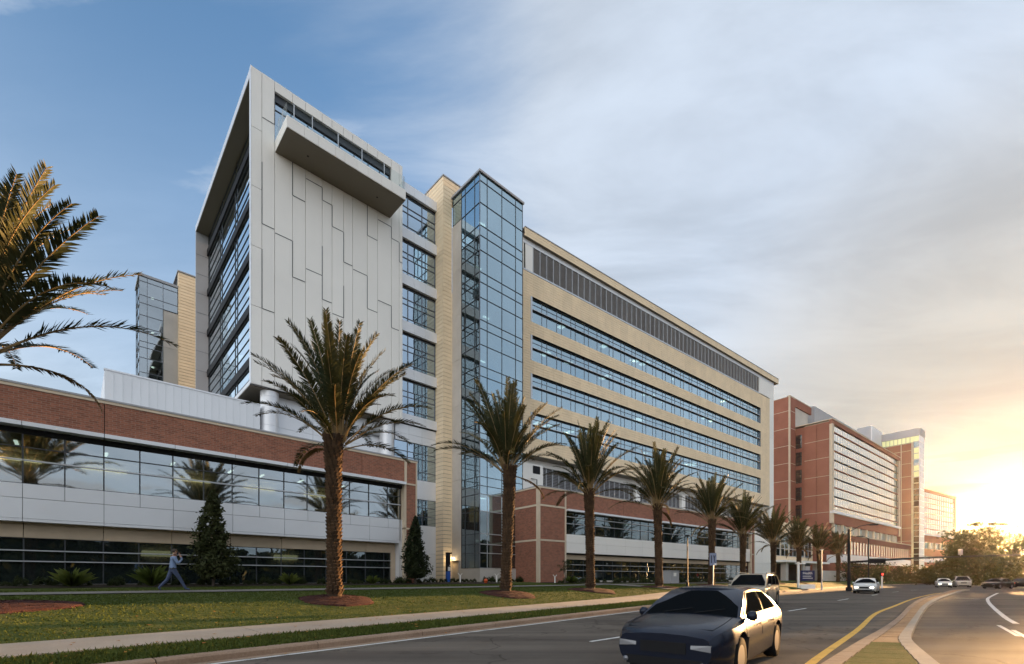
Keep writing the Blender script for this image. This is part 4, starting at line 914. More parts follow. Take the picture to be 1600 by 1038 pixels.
# ================================================================== the older red brick hospital beyond
FBK = M['farbrick']; CR = M['cream']
FB = Building('red_brick_hospital', 'big red brick hospital building with a wall of glowing windows beyond the tan block', 'building', FR, 150, 41, 0.9)
FB.piece('glazed_block', FBK, 129.35, 187.6, 41.6, 60, 14.9, 39.3); FB.piece('parapet', FBK, 129.3, 187.6, 40.95, 41.59, 38.75, 39.75)
FB.piece('stone_trim', CR, 129.25, 187.7, 40.85, 60, 39.752, 39.95); FB.piece('stone_trim', CR, 129.3, 130.3, 40.9, 41.59, 15.0, 38.74); FB.piece('stone_trim', CR, 186.3, 187.6, 40.9, 41.59, 15, 38.74)
lv_ = [17.95, 19.35, 21.55, 23.75, 25.95, 28.15, 30.36, 32.57, 34.78, 37.0, 38.72]
nb = 30
for i in range(len(lv_) - 1):
    for k in range(nb):
        a = 130.35 + (182.0 - 130.35) * k / nb; b = 130.35 + (182.0 - 130.35) * (k + 1) / nb
        FB.piece('window', M['glassfar'], a + .05, b - .05, 41.25, 41.3, lv_[i] + .08, lv_[i + 1] - .08)
    FB.piece('window_rail', FBK if i % 2 else M['black'], 130.3, 186.2, 41.05, 41.3, lv_[i] - .14, lv_[i] + .08)
    for j in range(2): FB.piece('window', M['glassdark'], 182.5 + 1.9 * j, 184.2 + 1.9 * j, 41.3, 41.35, lv_[i] + .1, lv_[i + 1] - .2)
m = MB()
for k in range(nb + 1): a = 130.35 + (182.0 - 130.35) * k / nb; m.box(a - .045, a + .045, 41.22, 41.34, 17.95, 38.72)
FB.mesh('mullions', m, M['greymetal']); FB.piece('window_backing', M['room'], 130.3, 186.2, 41.4, 41.5, 17.9, 38.7)
FB.piece('sill_band', M['alu'], 129.3, 187.5, 40.6, 41.4, 17.35, 17.93); FB.piece('brick_band', FBK, 129.32, 187.55, 41.0, 41.55, 15.0, 17.34)
for k in range(9):
    a = 131 + 6.2 * k; FB.piece('brick_pier', CR, a - .4, a + .4, 41.1, 41.6, 12.7, 14.99)
    FB.piece('window', M['glassdark'], a + .45, a + 2.9, 41.45, 41.5, 12.75, 14.95); FB.piece('window', M['room'], a + 2.95, a + 5.75, 41.45, 41.5, 12.75, 14.95)
FB.piece('lower_floor', FBK, 129.4, 187.5, 41.52, 60, 1, 14.89)
# side wall facing the tan block
for z0, z1 in ((10, 13.3), (13.35, 17.6), (17.7, 21.9), (22, 26.35), (26.45, 30.75), (30.85, 35.1), (35.2, 39.3)):
    for a, b in ((41.62, 44.25), (44.33, 46.9)): FB.piece('brick_panel', FBK, 129.15, 129.34, a, b, z0, z1)
    FB.piece('stone_joint', CR, 129.12, 129.34, 41.62, 46.9, z1, z1 + .09)
FB.piece('stair_bay', M['concrete'], 129.4, 134, 46.95, 49.3, 1, 38.6); FB.piece('stair_bay', M['concrete'], 129.45, 138, 49.31, 60, 1, 45.0)
for z in (8, 12.4, 16.8, 21.2, 25.6, 30, 34.3): window(FB, M['black'], M['glassdark'], [47.6, 48.9], [z, z + 1.1, z + 2.2, z + 3.3], 'u', 129.28, 0.1, .1)
FB.piece('slot_window', M['black'], 129.38, 129.44, 50.0, 50.6, 40, 43)
for z0, z1 in ((1, 12.9), (13, 17.2), (17.3, 21.6), (21.7, 25.95), (26.05, 30.3), (30.4, 34.65), (34.75, 39), (39.1, 43.3), (43.4, 46.8)):
    FB.piece('brick_panel', FBK, 126.0, 126.3, 49.35, 62, z0, z1); FB.piece('brick_panel', FBK, 126.32, 129.2, 49.0, 49.3, z0, z1); FB.piece('stone_joint', CR, 125.97, 126.3, 49.35, 62, z1, z1 + .1); FB.piece('stone_joint', CR, 126.31, 129.2, 48.97, 49.3, z1, z1 + .1)
FB.piece('stone_trim', CR, 125.97, 126.31, 48.97, 49.34, 1, 46.9); FB.piece('stone_trim', CR, 125.9, 140, 48.95, 49.7, 46.9, 47.1); FB.piece('brick_parapet', FBK, 129.21, 140, 49.0, 49.4, 45.1, 46.88)
# roof plant
for k in range(15): FB.piece('roof_plant_panel', M['greymetal'], 139.5 + 3.05 * k, 139.5 + 3.05 * k + 3.0, 48.3, 48.5, 39.4, 47.3)
FB.piece('roof_plant', M['greymetal'], 139.5, 185, 48.55, 60, 39.4, 47.4)
for k in range(4): FB.piece('roof_house_panel', M['ribbed'], 194 + 3.05 * k, 197 + 3.05 * k, 49.9, 50.1, 44, 53.4)
FB.piece('roof_house', M['greymetal'], 194, 206.2, 50.15, 54, 40, 53.5)
# lower storeys that come forward
FB.piece('front_base', FBK, 127, 186, 38, 41.4, 10.6, 11.85); FB.piece('base_coping', CR, 126.8, 186.3, 37.8, 41.5, 11.86, 12.1)
for k in range(26): a = 128 + 2.2 * k; FB.piece('window', M['glassfar'], a + .12, a + 2.08, 38.25, 38.3, 7.4, 10.5); 
m = MB()
for k in range(27): m.box(128 + 2.2 * k - .12, 128 + 2.2 * k + .12, 38.1, 38.4, 7.35, 10.55)
FB.mesh('mullions', m, FBK); FB.piece('window_backing', M['room'], 127.5, 186, 38.5, 38.6, 7.3, 10.59)
FB.piece('base_band', M['alu'], 127, 186, 38.0, 41.4, 5.4, 7.3); FB.piece('base_wall', FBK, 127.1, 186, 38.2, 41.4, 0.9, 5.38)
# low link towards the tan block: canopy, ochre wall and shaded glazing
LK = Building('entrance_link', 'low entrance link with a pale canopy between tan block and red hospital', 'building', FR, 110, 44, 0.9)
LK.piece('link_wall', M['tan'], 99, 126, 44, 46, 5.4, 14.0)
for k in range(6):
    a = 99.6 + 4.3 * k; window(LK, M['rail'], M['glassdark'], [a, a + 1.9, a + 3.8], [6.6, 8.2, 9.4, 11.0], 'v', 43.85, 0.12, .12)
LK.piece('link_base', M['core'], 99, 126, 44.5, 46, 0.9, 5.38); LK.piece('canopy', M['white'], 97, 120, 38.5, 44, 4.9, 5.3)
for a in (99, 107, 115): LK.piece('canopy_post', M['concrete'], a, a + 1.1, 39.2, 40.2, 0.8, 4.89)
LK.piece('low_wall', M['concrete'], 112, 127, 37.5, 37.9, 0.8, 3.4)

# tall slab
SB = Building('slab_tower', 'tall narrow slab tower of brick and glass with grey roof band at the far end', 'building', FR, 207, 39.5, 0.9)
SB.piece('roof_band', M['greymetal'], 205.0, 212, 39.45, 58, 49.95, 52.4)
SB.piece('core', M['core'], 206.2, 210.5, 41, 57.5, 1, 49.9)
zj = [1, 5.6, 10.05, 14.5, 18.95, 23.4, 27.8, 32.2, 36.5, 40.9, 45.2, 47.7]
for z0, z1 in zip(zj, zj[1:]):
    for a, b in ((41.75, 44.3), (44.55, 57)): SB.piece('brick_panel', FBK, 205.0, 205.3, a, b, z0 + .06, z1 - .06)
    SB.piece('stone_joint', CR, 204.98, 205.3, 41.7, 57, z1 - .06, z1 + .06)
SB.piece('stone_trim', CR, 204.9, 205.3, 41.2, 41.7, 1, 47.9); SB.piece('stone_trim', CR, 204.95, 205.3, 44.31, 44.54, 1, 47.6)
for a, b in zip([41.0 + 1.1 * k for k in range(8)], [41.0 + 1.1 * k for k in range(1, 9)]): SB.piece('clerestory_window', M['greenlit'], 205.2, 205.25, a + .06, b - .06, 47.95, 49.9)
SB.piece('clerestory_wall', M['greymetal'], 205.1, 205.3, 49.85, 57, 47.8, 49.9)
for k in range(24):
    z = 2 + 2.0 * k; SB.piece('stair_window', M['greenlit'] if k > 15 and k % 3 != 1 else M['glassdark'], 205.2, 205.25, 39.75, 41.1, z + .1, z + 1.85); SB.piece('stair_rail', M['greymetal'], 205.1, 205.3, 39.6, 41.2, z - .1, z + .1)
    for j in range(3): SB.piece('front_window', M['glassfar'], 205.2 + 1.8 * j, 206.8 + 1.8 * j, 39.55, 39.6, z + .1, z + 1.85)
    SB.piece('front_rail', M['alu'], 205.0, 210.6, 39.45, 39.62, z - .1, z + .1)
m = MB()
for u in (205.0, 206.9, 208.7, 210.5): m.box(u - .1, u + .1, 39.4, 39.65, 1, 49.95)
SB.mesh('mullions', m, M['alu']); SB.piece('side_wall', FBK, 210.3, 210.6, 39.7, 57, 1, 49.9)

# right wing of the old hospital, turned a little more away
FW = Frame(57.9, 172.0, 196.4)
BW = Building('far_brick_wing', 'far brick wing with a grid of sunlit windows at the right end of the hospital', 'building', FW, 10, 0, 0.9)
BW.piece('wing_body', FBK, -14, 38.8, .6, 30, .9, 38.6); BW.piece('parapet', FBK, -14, 38.8, 0, .59, 38.3, 39.3); BW.piece('stone_trim', CR, -14, 38.9, -.1, 30, 39.3, 39.5)
BW.piece('brick_frame', FBK, 36.9, 38.8, 0, .59, 20.4, 38.29)
zl = [20.7 + 2.2 * k for k in range(9)]
for i in range(8):
    for k in range(22):
        a = -12 + 2.22 * k; BW.piece('window', M['glassfar'], a + .08, a + 2.14, .3, .36, zl[i] + .12, zl[i + 1] - .12)
    BW.piece('window_rail', FBK if i % 2 else CR, -14, 36.8, .1, .4, zl[i] - .13, zl[i] + .13)
m = MB()
for k in range(23): m.box(-12 + 2.22 * k - .06, -12 + 2.22 * k + .06, .22, .4, 20.7, 38.2)
BW.mesh('mullions', m, M['greymetal']); BW.piece('window_backing', M['room'], -13.8, 36.8, .42, .55, 20.5, 38.2)
BW.piece('sill_band', M['alu'], -14, 38.8, -.2, .59, 20.0, 20.55); BW.piece('brick_band', FBK, -14, 38.8, 0, .59, 17.2, 19.98)
for k in range(8): a = -12 + 6.3 * k; BW.piece('brick_pier', CR, a - .4, a + .4, .1, .6, 14.2, 17.18); BW.piece('window', M['glassdark'], a + .5, a + 5.8, .5, .56, 14.3, 17.1)
BW.piece('base_band', FBK, -14, 38.8, -2, .5, 11.3, 14.0)
for k in range(20): a = -12 + 2.45 * k; BW.piece('window', M['glassfar'], a + .15, a + 2.3, -.6, -.55, 8.6, 11.2)
BW.piece('base_wall', FBK, -14, 38.8, -1, .5, .9, 8.5)
for k in range(7): BW.piece('roof_screen_panel', M['ribbed'], -2 + 2.3 * k, .25 + 2.3 * k, 5, 5.3, 39.5, 44.5)
BW.piece('roof_plant', M['greymetal'], -2, 14.1, 5.35, 20, 39.5, 44.4)
# ------------------------------------------------------------------ date palms
M['frond'] = leafmat('palm_leaf', (0.026, 0.036, 0.014), (0.066, 0.064, 0.026), 0.2, 0.6, 0.6)
M['rachis'] = plain('palm_stalk', (0.26, 0.17, 0.07), 0.6, var=0.25, scale=3)
M['dryleaf'] = leafmat('dry_palm_leaf', (0.14, 0.085, 0.035), (0.26, 0.17, 0.075), 0.3, 0.7, 2)
M['boot'] = plain('palm_boot', (0.082, 0.049, 0.028), 0.9, var=0.5, scale=2.5, spec=0.2, fb=0.6, fine=18)
M['trunk'] = plain('palm_trunk', (0.05, 0.034, 0.023), 0.95, var=0.3, scale=4, spec=0.15, fb=0.8, fine=14)
def frond_mesh(name, elev, L, bend, seed, dry=False):
    """a feather leaf that starts at the origin and heads out along +X"""
    r = random.Random(seed); n = 26; pts = []; p = Vector((0, 0, 0)); e = R_(elev); side = 0.0; ds = L / n
    tw = r.uniform(-.25, .25)
    for i in range(n + 1):
        pts.append(p.copy()); t = i / n
        e -= R_(bend) / n * (0.25 + 1.5 * t); side += tw / n * t
        p = p + Vector((math.cos(e) * math.cos(side), math.cos(e) * math.sin(side), math.sin(e))) * ds
    m = MB(); m.tube(pts, [0.045 * (1 - .86 * (i / n) ** .6) for i in range(n + 1)], 5, True, 1)
    def at(t):
        x = min(t * n, n - 1e-4); i = int(x); q = pts[i].lerp(pts[i + 1], x - i); return q, (pts[i + 1] - pts[i]).normalized()
    cnt = 92
    for k in range(cnt):
        t = 0.20 + 0.795 * k / (cnt - 1)
        prof = min(1, (t - .14) / .16) * (1 - 0.62 * max(0, (t - .45) / .55) ** 1.4)
        for s in (-1, 1):
            if r.random() < (0.06 if not dry else .2): continue
            q, d = at(t); lat = d.cross(Vector((0, 0, 1))); lat = (lat if lat.length > .05 else Vector((0, 1, 0))).normalized() * s; up = lat.cross(d).normalized() * s
            if up.z < 0 and abs(d.z) < .95: up = -up
            fw = 0.72 + 0.45 * t + r.gauss(0, .09); lf = 0.30 + r.gauss(0, .16) - (.5 if dry else 0)
            dr = (lat + d * fw + up * lf).normalized(); ln = (0.56 if not dry else .45) * prof * r.uniform(.85, 1.12) * L / 4.6; w = 0.025 * r.uniform(.8, 1.25) * (0.6 + .5 * prof)
            nrm = dr.cross(up + lat * r.uniform(-.5, .5)); nrm = nrm.normalized() if nrm.length > .01 else d
            sag = Vector((0, 0, -1)) * ln * r.uniform(.02, .14)
            a = q + d * r.uniform(-.01, .01); b = a + dr * ln * .42; c = a + dr * ln + sag
            m.add([tuple(a + nrm * w * .5), tuple(b + nrm * w), tuple(c), tuple(b - nrm * w), tuple(a - nrm * w * .5)], [(0, 1, 2, 3, 4)], 0)
    return m.mesh(name, [M['dryleaf' if dry else 'frond'], M['rachis']])
FROND = {}
for cl, (el, L, bd, nv) in {'up': (86, 5.0, 20, 4), 'high': (74, 4.9, 32, 5), 'mid': (60, 4.75, 42, 5), 'low': (46, 4.6, 56, 4), 'droop': (26, 4.1, 70, 2)}.items():
    FROND[cl] = [frond_mesh('frond', el + random.uniform(-4, 4), L * random.uniform(.94, 1.05), bd * random.uniform(.8, 1.25), 100 * len(FROND) + k) for k in range(nv)]
FROND['dry'] = [frond_mesh('dry_frond', -5, 2.3, 70, 901, True), frond_mesh('dry_frond', 20, 2.6, 95, 902, True)]
def trunk_meshes(seed, H):
    r = random.Random(seed); m = MB(); prof = []; n = int(H / .12)
    for i in range(n + 1):
        z = H * i / n; t = i / n
        R = 0.23 + 0.09 * max(0, 1 - z / .7) ** 2 + 0.03 * math.sin(z * 9 + seed) * .3 + (0.06 * max(0, (t - .80) / .2) if t > .8 else 0)
        prof.append((R * r.uniform(.97, 1.03), z - .15 if i == 0 else z))
    prof.append((.12, H + .25)); m.lathe(prof, 18); tm = m.mesh('trunk', M['trunk'], True)
    b = MB(); rows = int(H / .13)
    for i in range(rows):
        z = .15 + (H - .1) * i / rows; t = z / H
        for k in range(11):
            a = 2 * math.pi * (k + .5 * (i % 2)) / 11 + .17 * i + r.uniform(-.1, .1); R = 0.23 + 0.09 * max(0, 1 - z / .7) ** 2 + (0.06 * max(0, (t - .8) / .2) if t > .8 else 0)
            big = r.uniform(.6, 1.15) * (0.55 + 0.9 * max(0, t - .35)); out = .045 + .085 * big; w = .07 + .02 * big; hh = .12 + .13 * big
            ca, sa = math.cos(a), math.sin(a); P = lambda rad, tt, zz: (rad * ca - tt * sa, rad * sa + tt * ca, zz)
            b.add([P(R - .03, -w, z), P(R - .03, w, z), P(R + out, w * .55, z + hh), P(R + out, -w * .55, z + hh), P(R + .0, w * .6, z + hh + .03), P(R + .0, -w * .6, z + hh + .03)], [(0, 3, 2, 1), (3, 5, 4, 2), (0, 5, 3), (1, 2, 4)])
    return tm, b.mesh('leaf_boots', M['boot'])
PL = ['tall date palm at the left edge, only its fronds reaching into view', 'largest nearest date palm standing on the lawn before the white tower', 'date palm in front of the blue glass stair tower', 'date palm before the left corner of the brick podium', 'date palm before the podium with a street lamp to its right', 'date palm behind the grey road sign', 'date palm just left of the white strip ending the tan block', 'date palm in front of the entrance link left of the blue sign', 'date palm just right of the blue sign', 'date palm left of the tall dark traffic light mast', 'last and smallest palm of the row beside the traffic light mast']
TRK = [trunk_meshes(3 + k, 5.6) for k in range(3)]
for i, (px, py, top, sc) in enumerate(PALMS):
    r = random.Random((40 if i else 77) + i); z0 = g1(px, py); H = top - z0
    p = thing('date_palm', PL[i], 'palm tree', (px, py, z0), 0, 'row of date palms along the lawn')
    tm, bm_ = TRK[i % 3]; a = r.uniform(0, 6.28); lean = (r.uniform(-.035, .035), r.uniform(-.03, .03), a); k = H / 5.6
    place('trunk', tm, p, (0, 0, 0), lean, (sc, sc, k)); place('leaf_boots', bm_, p, (0, 0, 0), lean, (sc, sc, k))['kind'] = 'stuff'
    tx, ty = lean[1] * H * math.cos(a), -lean[0] * H; hz = H + .1
    plan = [('up', r.randint(7, 10)), ('high', r.randint(12, 16)), ('mid', r.randint(12, 16)), ('low', r.randint(7, 11)), ('droop', r.randint(1, 4))]
    if i == 0: plan = [('up', 8), ('high', 14), ('mid', 16), ('low', 8)]
    g = r.uniform(0, 6.28)
    for cl, n in plan:
        for q in range(n):
            g += 2.39996 + r.uniform(-.25, .25)
            rr = {'up': .10, 'high': .18, 'mid': .24, 'low': .29, 'droop': .31}[cl]; dz_ = {'up': .25, 'high': .12, 'mid': 0, 'low': -.15, 'droop': -.3}[cl]
            o = place('frond', r.choice(FROND[cl]), p, (rr * math.cos(g) + tx, rr * math.sin(g) + ty, hz + dz_), (r.uniform(-.12, .12), r.uniform(-.12, .10), g), (sc * (.84 if i else .94) * r.uniform(.84, 1.07),) * 3)
            if r.random() < .3: o.scale.y *= -1
    for q in range(r.randint(0, 3)):
        g += 2.1 + r.uniform(-.6, .6); place('dry_frond', r.choice(FROND['dry']), p, (.3 * math.cos(g) + tx, .3 * math.sin(g) + ty, hz - .35), (0, 0, g), (sc,) * 3)

# ------------------------------------------------------------------ broadleaf trees and shrubs
M['magnolia'] = leafmat('magnolia_leaf', (0.018, 0.026, 0.010), (0.055, 0.062, 0.022), 0.12, 0.6, 1.5)
M['treeleaf'] = leafmat('tree_leaf', (0.030, 0.036, 0.012), (0.085, 0.075, 0.026), 0.4, 0.55, 0.4)
M['shrubleaf'] = leafmat('shrub_leaf', (0.020, 0.030, 0.010), (0.055, 0.066, 0.022), 0.25, 0.5, 2.0)
M['spike'] = leafmat('spiky_leaf', (0.06, 0.085, 0.015), (0.13, 0.155, 0.035), 0.35, 0.45, 2.0)
M['bark'] = plain('bark', (0.085, 0.065, 0.05), 0.95, var=0.3, scale=3, fb=0.7, fine=20)
def leaf_cloud(C, size, aspect=0.45, jit=None, up=0.0, seed=0):
    """one quad leaf per row of C"""
    g = np.random.default_rng(seed); n = len(C); d = g.normal(size=(n, 3)); d[:, 2] += up; d /= np.linalg.norm(d, axis=1)[:, None]
    e = np.cross(d, g.normal(size=(n, 3))); e /= np.linalg.norm(e, axis=1)[:, None] + 1e-9
    s = (size * g.uniform(.6, 1.3, n))[:, None]; a, b = d * s, e * s * aspect
    V = np.stack([C - a, C + b - a * .1, C + a, C - b - a * .1], 1); return V.reshape(-1, 3), np.arange(4 * n).reshape(-1, 4)
def magnolia(x, y, h, R, label, seed):
    g = np.random.default_rng(seed); z0 = g1(x, y)
    t = thing('magnolia_tree', label, 'tree', (x, y, z0), 0, 'young magnolias against the building')
    m = MB(); m.tube([(0, 0, -.1), (.02, 0, .9), (.0, .02, h * .5), (0, 0, h * .93)], [.075, .065, .04, .012], 8)
    for k in range(26):
        a = k * 2.4; z = .7 + (h - 1.2) * k / 26; rr = R * (1 - (z - .5) / (h - .4)) ** .75
        m.tube([(0, 0, z), (rr * .8 * math.cos(a), rr * .8 * math.sin(a), z + .25)], [.02, .006], 4)
    m.build('trunk', M['bark'], t)
    n = 5200; z = .45 + (h - .45) * (1 - g.random(n) ** .62); tt = (z - .45) / (h - .45)
    a = g.random(n) * 6.283; lump = 0.78 + 0.34 * np.sin(3 * a + 9 * tt + seed) * np.sin(15 * tt + 2 * a + seed) + .16 * np.sin(5 * a - 23 * tt) + .10 * g.normal(size=n)
    rr = R * np.clip((1 - tt) ** .72, .03, 1) * np.minimum(1, .45 + tt * 5) * lump * np.sqrt(g.random(n) * .75 + .25)
    C = np.stack([rr * np.cos(a), rr * np.sin(a), z], 1)
    V, F = leaf_cloud(C, .115, .42, seed=seed, up=.5); place('crown', fast_mesh('crown', V, F, M['magnolia']), t)
def onL(px, v): 
    d = (px - 800) / 735; Y = v / (FL.s - FL.c * d); return d * Y, Y
def onR(px, v):
    d = (px - 800) / 735; Y = v / (FR.s - FR.c * d); return d * Y, Y
x, y = onL(333, 29.2); magnolia(x, y, 5.15, 1.42, 'dark conical magnolia tree standing before the ribbon windows left of the large palm', 5)
x, y = onL(649, 29.6); magnolia(x, y, 4.95, 1.25, 'dark conical magnolia tree at the right corner of the brick wing', 6)
def clump_tree(x, y, h, R, label, seed, name='tree', n=2600, size=.35, base=0.3, group=None, flat=1.0, mat='treeleaf', z0=None, sparse=False):
    g = np.random.default_rng(seed); z0 = g1(x, y) if z0 is None else z0
    t = thing(name, label, 'tree', (x, y, z0), 0, group)
    nc = 10 if sparse else 22; cz = g.uniform(base + .08, .95, nc) * h; ca = g.random(nc) * 6.283
    cr = R * np.sqrt(g.random(nc)) * (1 - .55 * np.abs((cz / h - (base + .35)) / .75)); C0 = np.stack([cr * np.cos(ca), cr * np.sin(ca), cz], 1)
    w = g.uniform(.16, .34, nc) * R * (0.7 if sparse else 1.1); k = g.integers(0, nc, n)
    C = C0[k] + g.normal(size=(n, 3)) * w[k][:, None] * np.array([1, 1, .55 * flat]); C[:, 2] = np.maximum(C[:, 2], .25)
    V, F = leaf_cloud(C, size, .55, seed=seed); place('crown', fast_mesh('crown', V, F, M[mat]), t)
    m = MB(); m.tube([(0, 0, -.3), (.1, 0, h * base), (0, .1, h * (.97 if sparse else .75))], [.03 * h * .7, .022 * h * .7, .008 * h], 7)
    for c in C0[:12]: m.tube([(0, 0, max(.3, c[2] * .65)), tuple(c)], [.010 * h, .003 * h], 5)
    m.build('trunk', M['bark'], t)
def at_depth(px, Y): return ((px - 800) / 735 * Y, Y)
# trees at the end of the road, dark against the sunset
TR = [(1508, 118, 10.4, 3.0, 'bushy tree against the right end of the far brick wing'), (1524, 112, 12.0, 4.5, 'broad tree against the sunset left of the tall thin tree'), (1562, 112, 11.8, 4.2, 'broad tree against the sunset just right of the tall thin tree'),
      (1583, 108, 11.6, 3.6, 'rounded tree against the sunset beside the thin utility pole')]
for i, (px, Y, h, R, lab) in enumerate(TR):
    x, y = at_depth(px, Y); clump_tree(x, y, h * 1.04, R, lab, 50 + i, 'sunset_tree', 5000 if px < 1550 else 2300, .40 if px < 1550 else .34, .20, 'trees against the sunset', z0=.2)
x, y = at_depth(1547, 114); clump_tree(x, y, 15.6, 3.0, 'tall thin tree with a sparse tiered top standing above the sunset trees', 61, 'sunset_tree', 2200, .30, .45, 'trees against the sunset', .6, z0=.2, sparse=True)
for i, (px, Y, h, R, lab) in enumerate([(1452, 128, 4.8, 3.8, 'low dark tree below the far brick wing, leftmost of the clump'), (1476, 124, 4.8, 3.8, 'low dark tree under the middle of the far brick wing'), (1500, 106, 5.6, 4.4, 'low dark tree behind the second of the two cars waiting side by side'), (1528, 100, 5.8, 4.6, 'low dark tree filling the gap below the sunset trees'), (1556, 98, 5.9, 4.4, 'low dark tree above the small black car'), (1586, 100, 5.6, 4.4, 'low dark tree below the thin utility pole'), (1612, 96, 5.2, 4.2, 'low dark tree cut by the right edge')]):
    x, y = at_depth(px, Y); clump_tree(x, y, h, R, lab, 70 + i, 'roadside_tree', 3000 if px < 1550 else 1100, .36, .08, 'low trees at the end of the road', z0=.15)
# clipped hedge row before the red hospital
def leaf_mass(name, label, cat, pts, seed, size, mat, rad):
    g = np.random.default_rng(seed); C = []
    for x, y, z, n, w, hh in pts: C.append(np.stack([x + g.normal(size=n) * w, y + g.normal(size=n) * w, z + hh * g.random(n) ** .8 * (0.8 + .3 * np.sin(g.random() * 6))], 1))
    V, F = leaf_cloud(np.concatenate(C), size, .6, seed=seed); o = place(name, fast_mesh(name, V, F, M[mat])); return tag(o, label, cat, kind='stuff')
hp = []
for k in range(26):
    x, y = FR.P(118 + 3.2 * k, 34.0 + .8 * math.sin(k)); hp.append((x, y, .4, 420, 1.1, 4.6 + .6 * math.sin(k * 1.7)))
leaf_mass('hedge', 'long dark hedge of shrubs along the foot of the red brick hospital', 'hedge', hp, 91, .22, 'treeleaf', 1)
# wood across the road, seen only in the glazing
hp = []
g = np.random.default_rng(5)
for k in range(64):
    u = -60 + 4.4 * k; x, y = FL.P(u, -34 + 5 * math.sin(k * 2.1) - max(0, u - 60) * .25); hp.append((x, y, .6, 700, 2.0, 8.0 + 6.0 * g.random() + max(0, u - 40) * .05)); hp.append((x, y, .0, 900, 2.4, 6.5))
leaf_mass('tree_belt', 'belt of trees across the road behind the camera', 'trees', hp, 92, .75, 'treeleaf', 1)
# planting along the walls
def spiky(seed):
    r = random.Random(seed); m = MB()
    for k in range(130):
        a = r.uniform(0, 6.283); L = r.uniform(.35, .95); e = R_(r.uniform(30, 88)); w = r.uniform(.006, .012); p = Vector((.06 * math.cos(a), .06 * math.sin(a), 0)); d = Vector((math.cos(a), math.sin(a), 0)); sd_ = Vector((-math.sin(a), math.cos(a), 0)) * w
        q = p + d * L * .55 * math.cos(e) + Vector((0, 0, L * .6 * math.sin(e) + .1)); t = q + d * L * .5 * math.cos(e * .6) + Vector((0, 0, L * .28 * math.sin(e) - .05))
        m.add([tuple(p - sd_), tuple(p + sd_), tuple(q + sd_), tuple(t), tuple(q - sd_)], [(0, 1, 2, 3, 4)])
    return m.mesh('leaves', M['spike'])
SPK = [spiky(1), spiky(2)]
def shrub(seed):
    g = np.random.default_rng(seed); n = 700; d = g.normal(size=(n, 3)); d /= np.linalg.norm(d, axis=1)[:, None]; d[:, 2] = np.abs(d[:, 2]); rr = (.55 + .45 * g.random(n)) * (.85 + .25 * np.sin(5 * d[:, 0] + seed) * np.sin(4 * d[:, 1]))
    V, F = leaf_cloud(d * rr[:, None] * np.array([.5, .5, .62]) + np.array([0, 0, .05]), .055, .5, seed=seed); return fast_mesh('leaves', V, F, M['shrubleaf'])
SHB = [shrub(3), shrub(4), shrub(5)]
def plant(name, me, x, y, s, label, cat, grp, rz=0.0):
    o = place(name, me, None, (x, y, g1(x, y) + .02), (0, 0, rz), (s, s, s * random.uniform(.85, 1.15))); return tag(o, label, cat, grp)
for px, v, s, lab in ((112, 29.3, 1.15, 'bright spiky clump under the ribbon windows at the far left'), (237, 29.3, 1.1, 'bright spiky clump just left of the walking man'), (452, 29.6, .8, 'small spiky clump under the windows left of the large palm'), (583, 29.8, .7, 'small spiky clump under the windows right of the large palm'), (893, 30.6, .9, 'small spiky clump at the left end of the podium windows')):
    x, y = onL(px, v) if px < 800 else onR(px, v); plant('spiky_plant', random.choice(SPK), x, y, s, lab, 'plant', 'spiky plants in the wall beds', random.random() * 6)
def bed_mass(name, label, spots):
    """low planting that reads as one dark band: the plants of a bed in one object"""
    me = [np.empty((0, 3))]; fs = []; b = 0
    for x, y, sc in spots:
        src = random.choice(SHB); nv = len(src.vertices); v = np.empty(nv * 3, np.float32); src.vertices.foreach_get('co', v); v = v.reshape(-1, 3) * np.array([sc, sc, sc * random.uniform(.8, 1.2)]); a = random.random() * 6.28
        q = np.stack([v[:, 0] * math.cos(a) - v[:, 1] * math.sin(a) + x, v[:, 0] * math.sin(a) + v[:, 1] * math.cos(a) + y, v[:, 2] + g1(x, y)], 1); me.append(q); fs.append(np.arange(nv).reshape(-1, 4) + b); b += nv
    tag(place(name, fast_mesh(name, np.concatenate(me), np.concatenate(fs), M['shrubleaf'])), label, 'planting', kind='stuff')
bed_mass('ground_cover', 'low dark planting in the bed under the ribbon windows of the brick wing', [(*FL.P(-6 + .6 * k + random.uniform(-.25, .25), 30.4 + random.uniform(-.7, .5)), random.uniform(.45, .9)) for k in range(42)])
bed_mass('ground_cover', 'low dark planting in the bed at the foot of the glass stair tower', [(*FL.P(20.5 + .55 * k + random.uniform(-.2, .2), 33.2 + random.uniform(-.3, .3)), random.uniform(.4, .7)) for k in range(22)])
bed_mass('ground_cover', 'low dark planting in the bed along the brick podium', [(*FR.P(30 + .72 * k + random.uniform(-.3, .3), 31.9 + random.uniform(-.7, .5)), random.uniform(.5, 1.1)) for k in range(58)])
for px, v, s_, lab in ((769, 32.6, .95, 'rounded dark shrub left of the path light before the stair tower'), (795, 32.8, .9, 'rounded dark shrub partly behind the second palm trunk'), (812, 32.8, .9, 'rounded dark shrub just right of the second palm trunk')):
    x, y = onL(px, v); plant('shrub', random.choice(SHB), x, y, s_, lab, 'shrub', 'shrubs before the stair tower', random.random() * 6)
x, y = onR(882, 30.2); clump_tree(x, y, 2.3, .55, 'small thin young tree at the left end of the podium windows', 33, 'young_tree', 260, .07, .35, None, 1.4, 'magnolia', sparse=True)
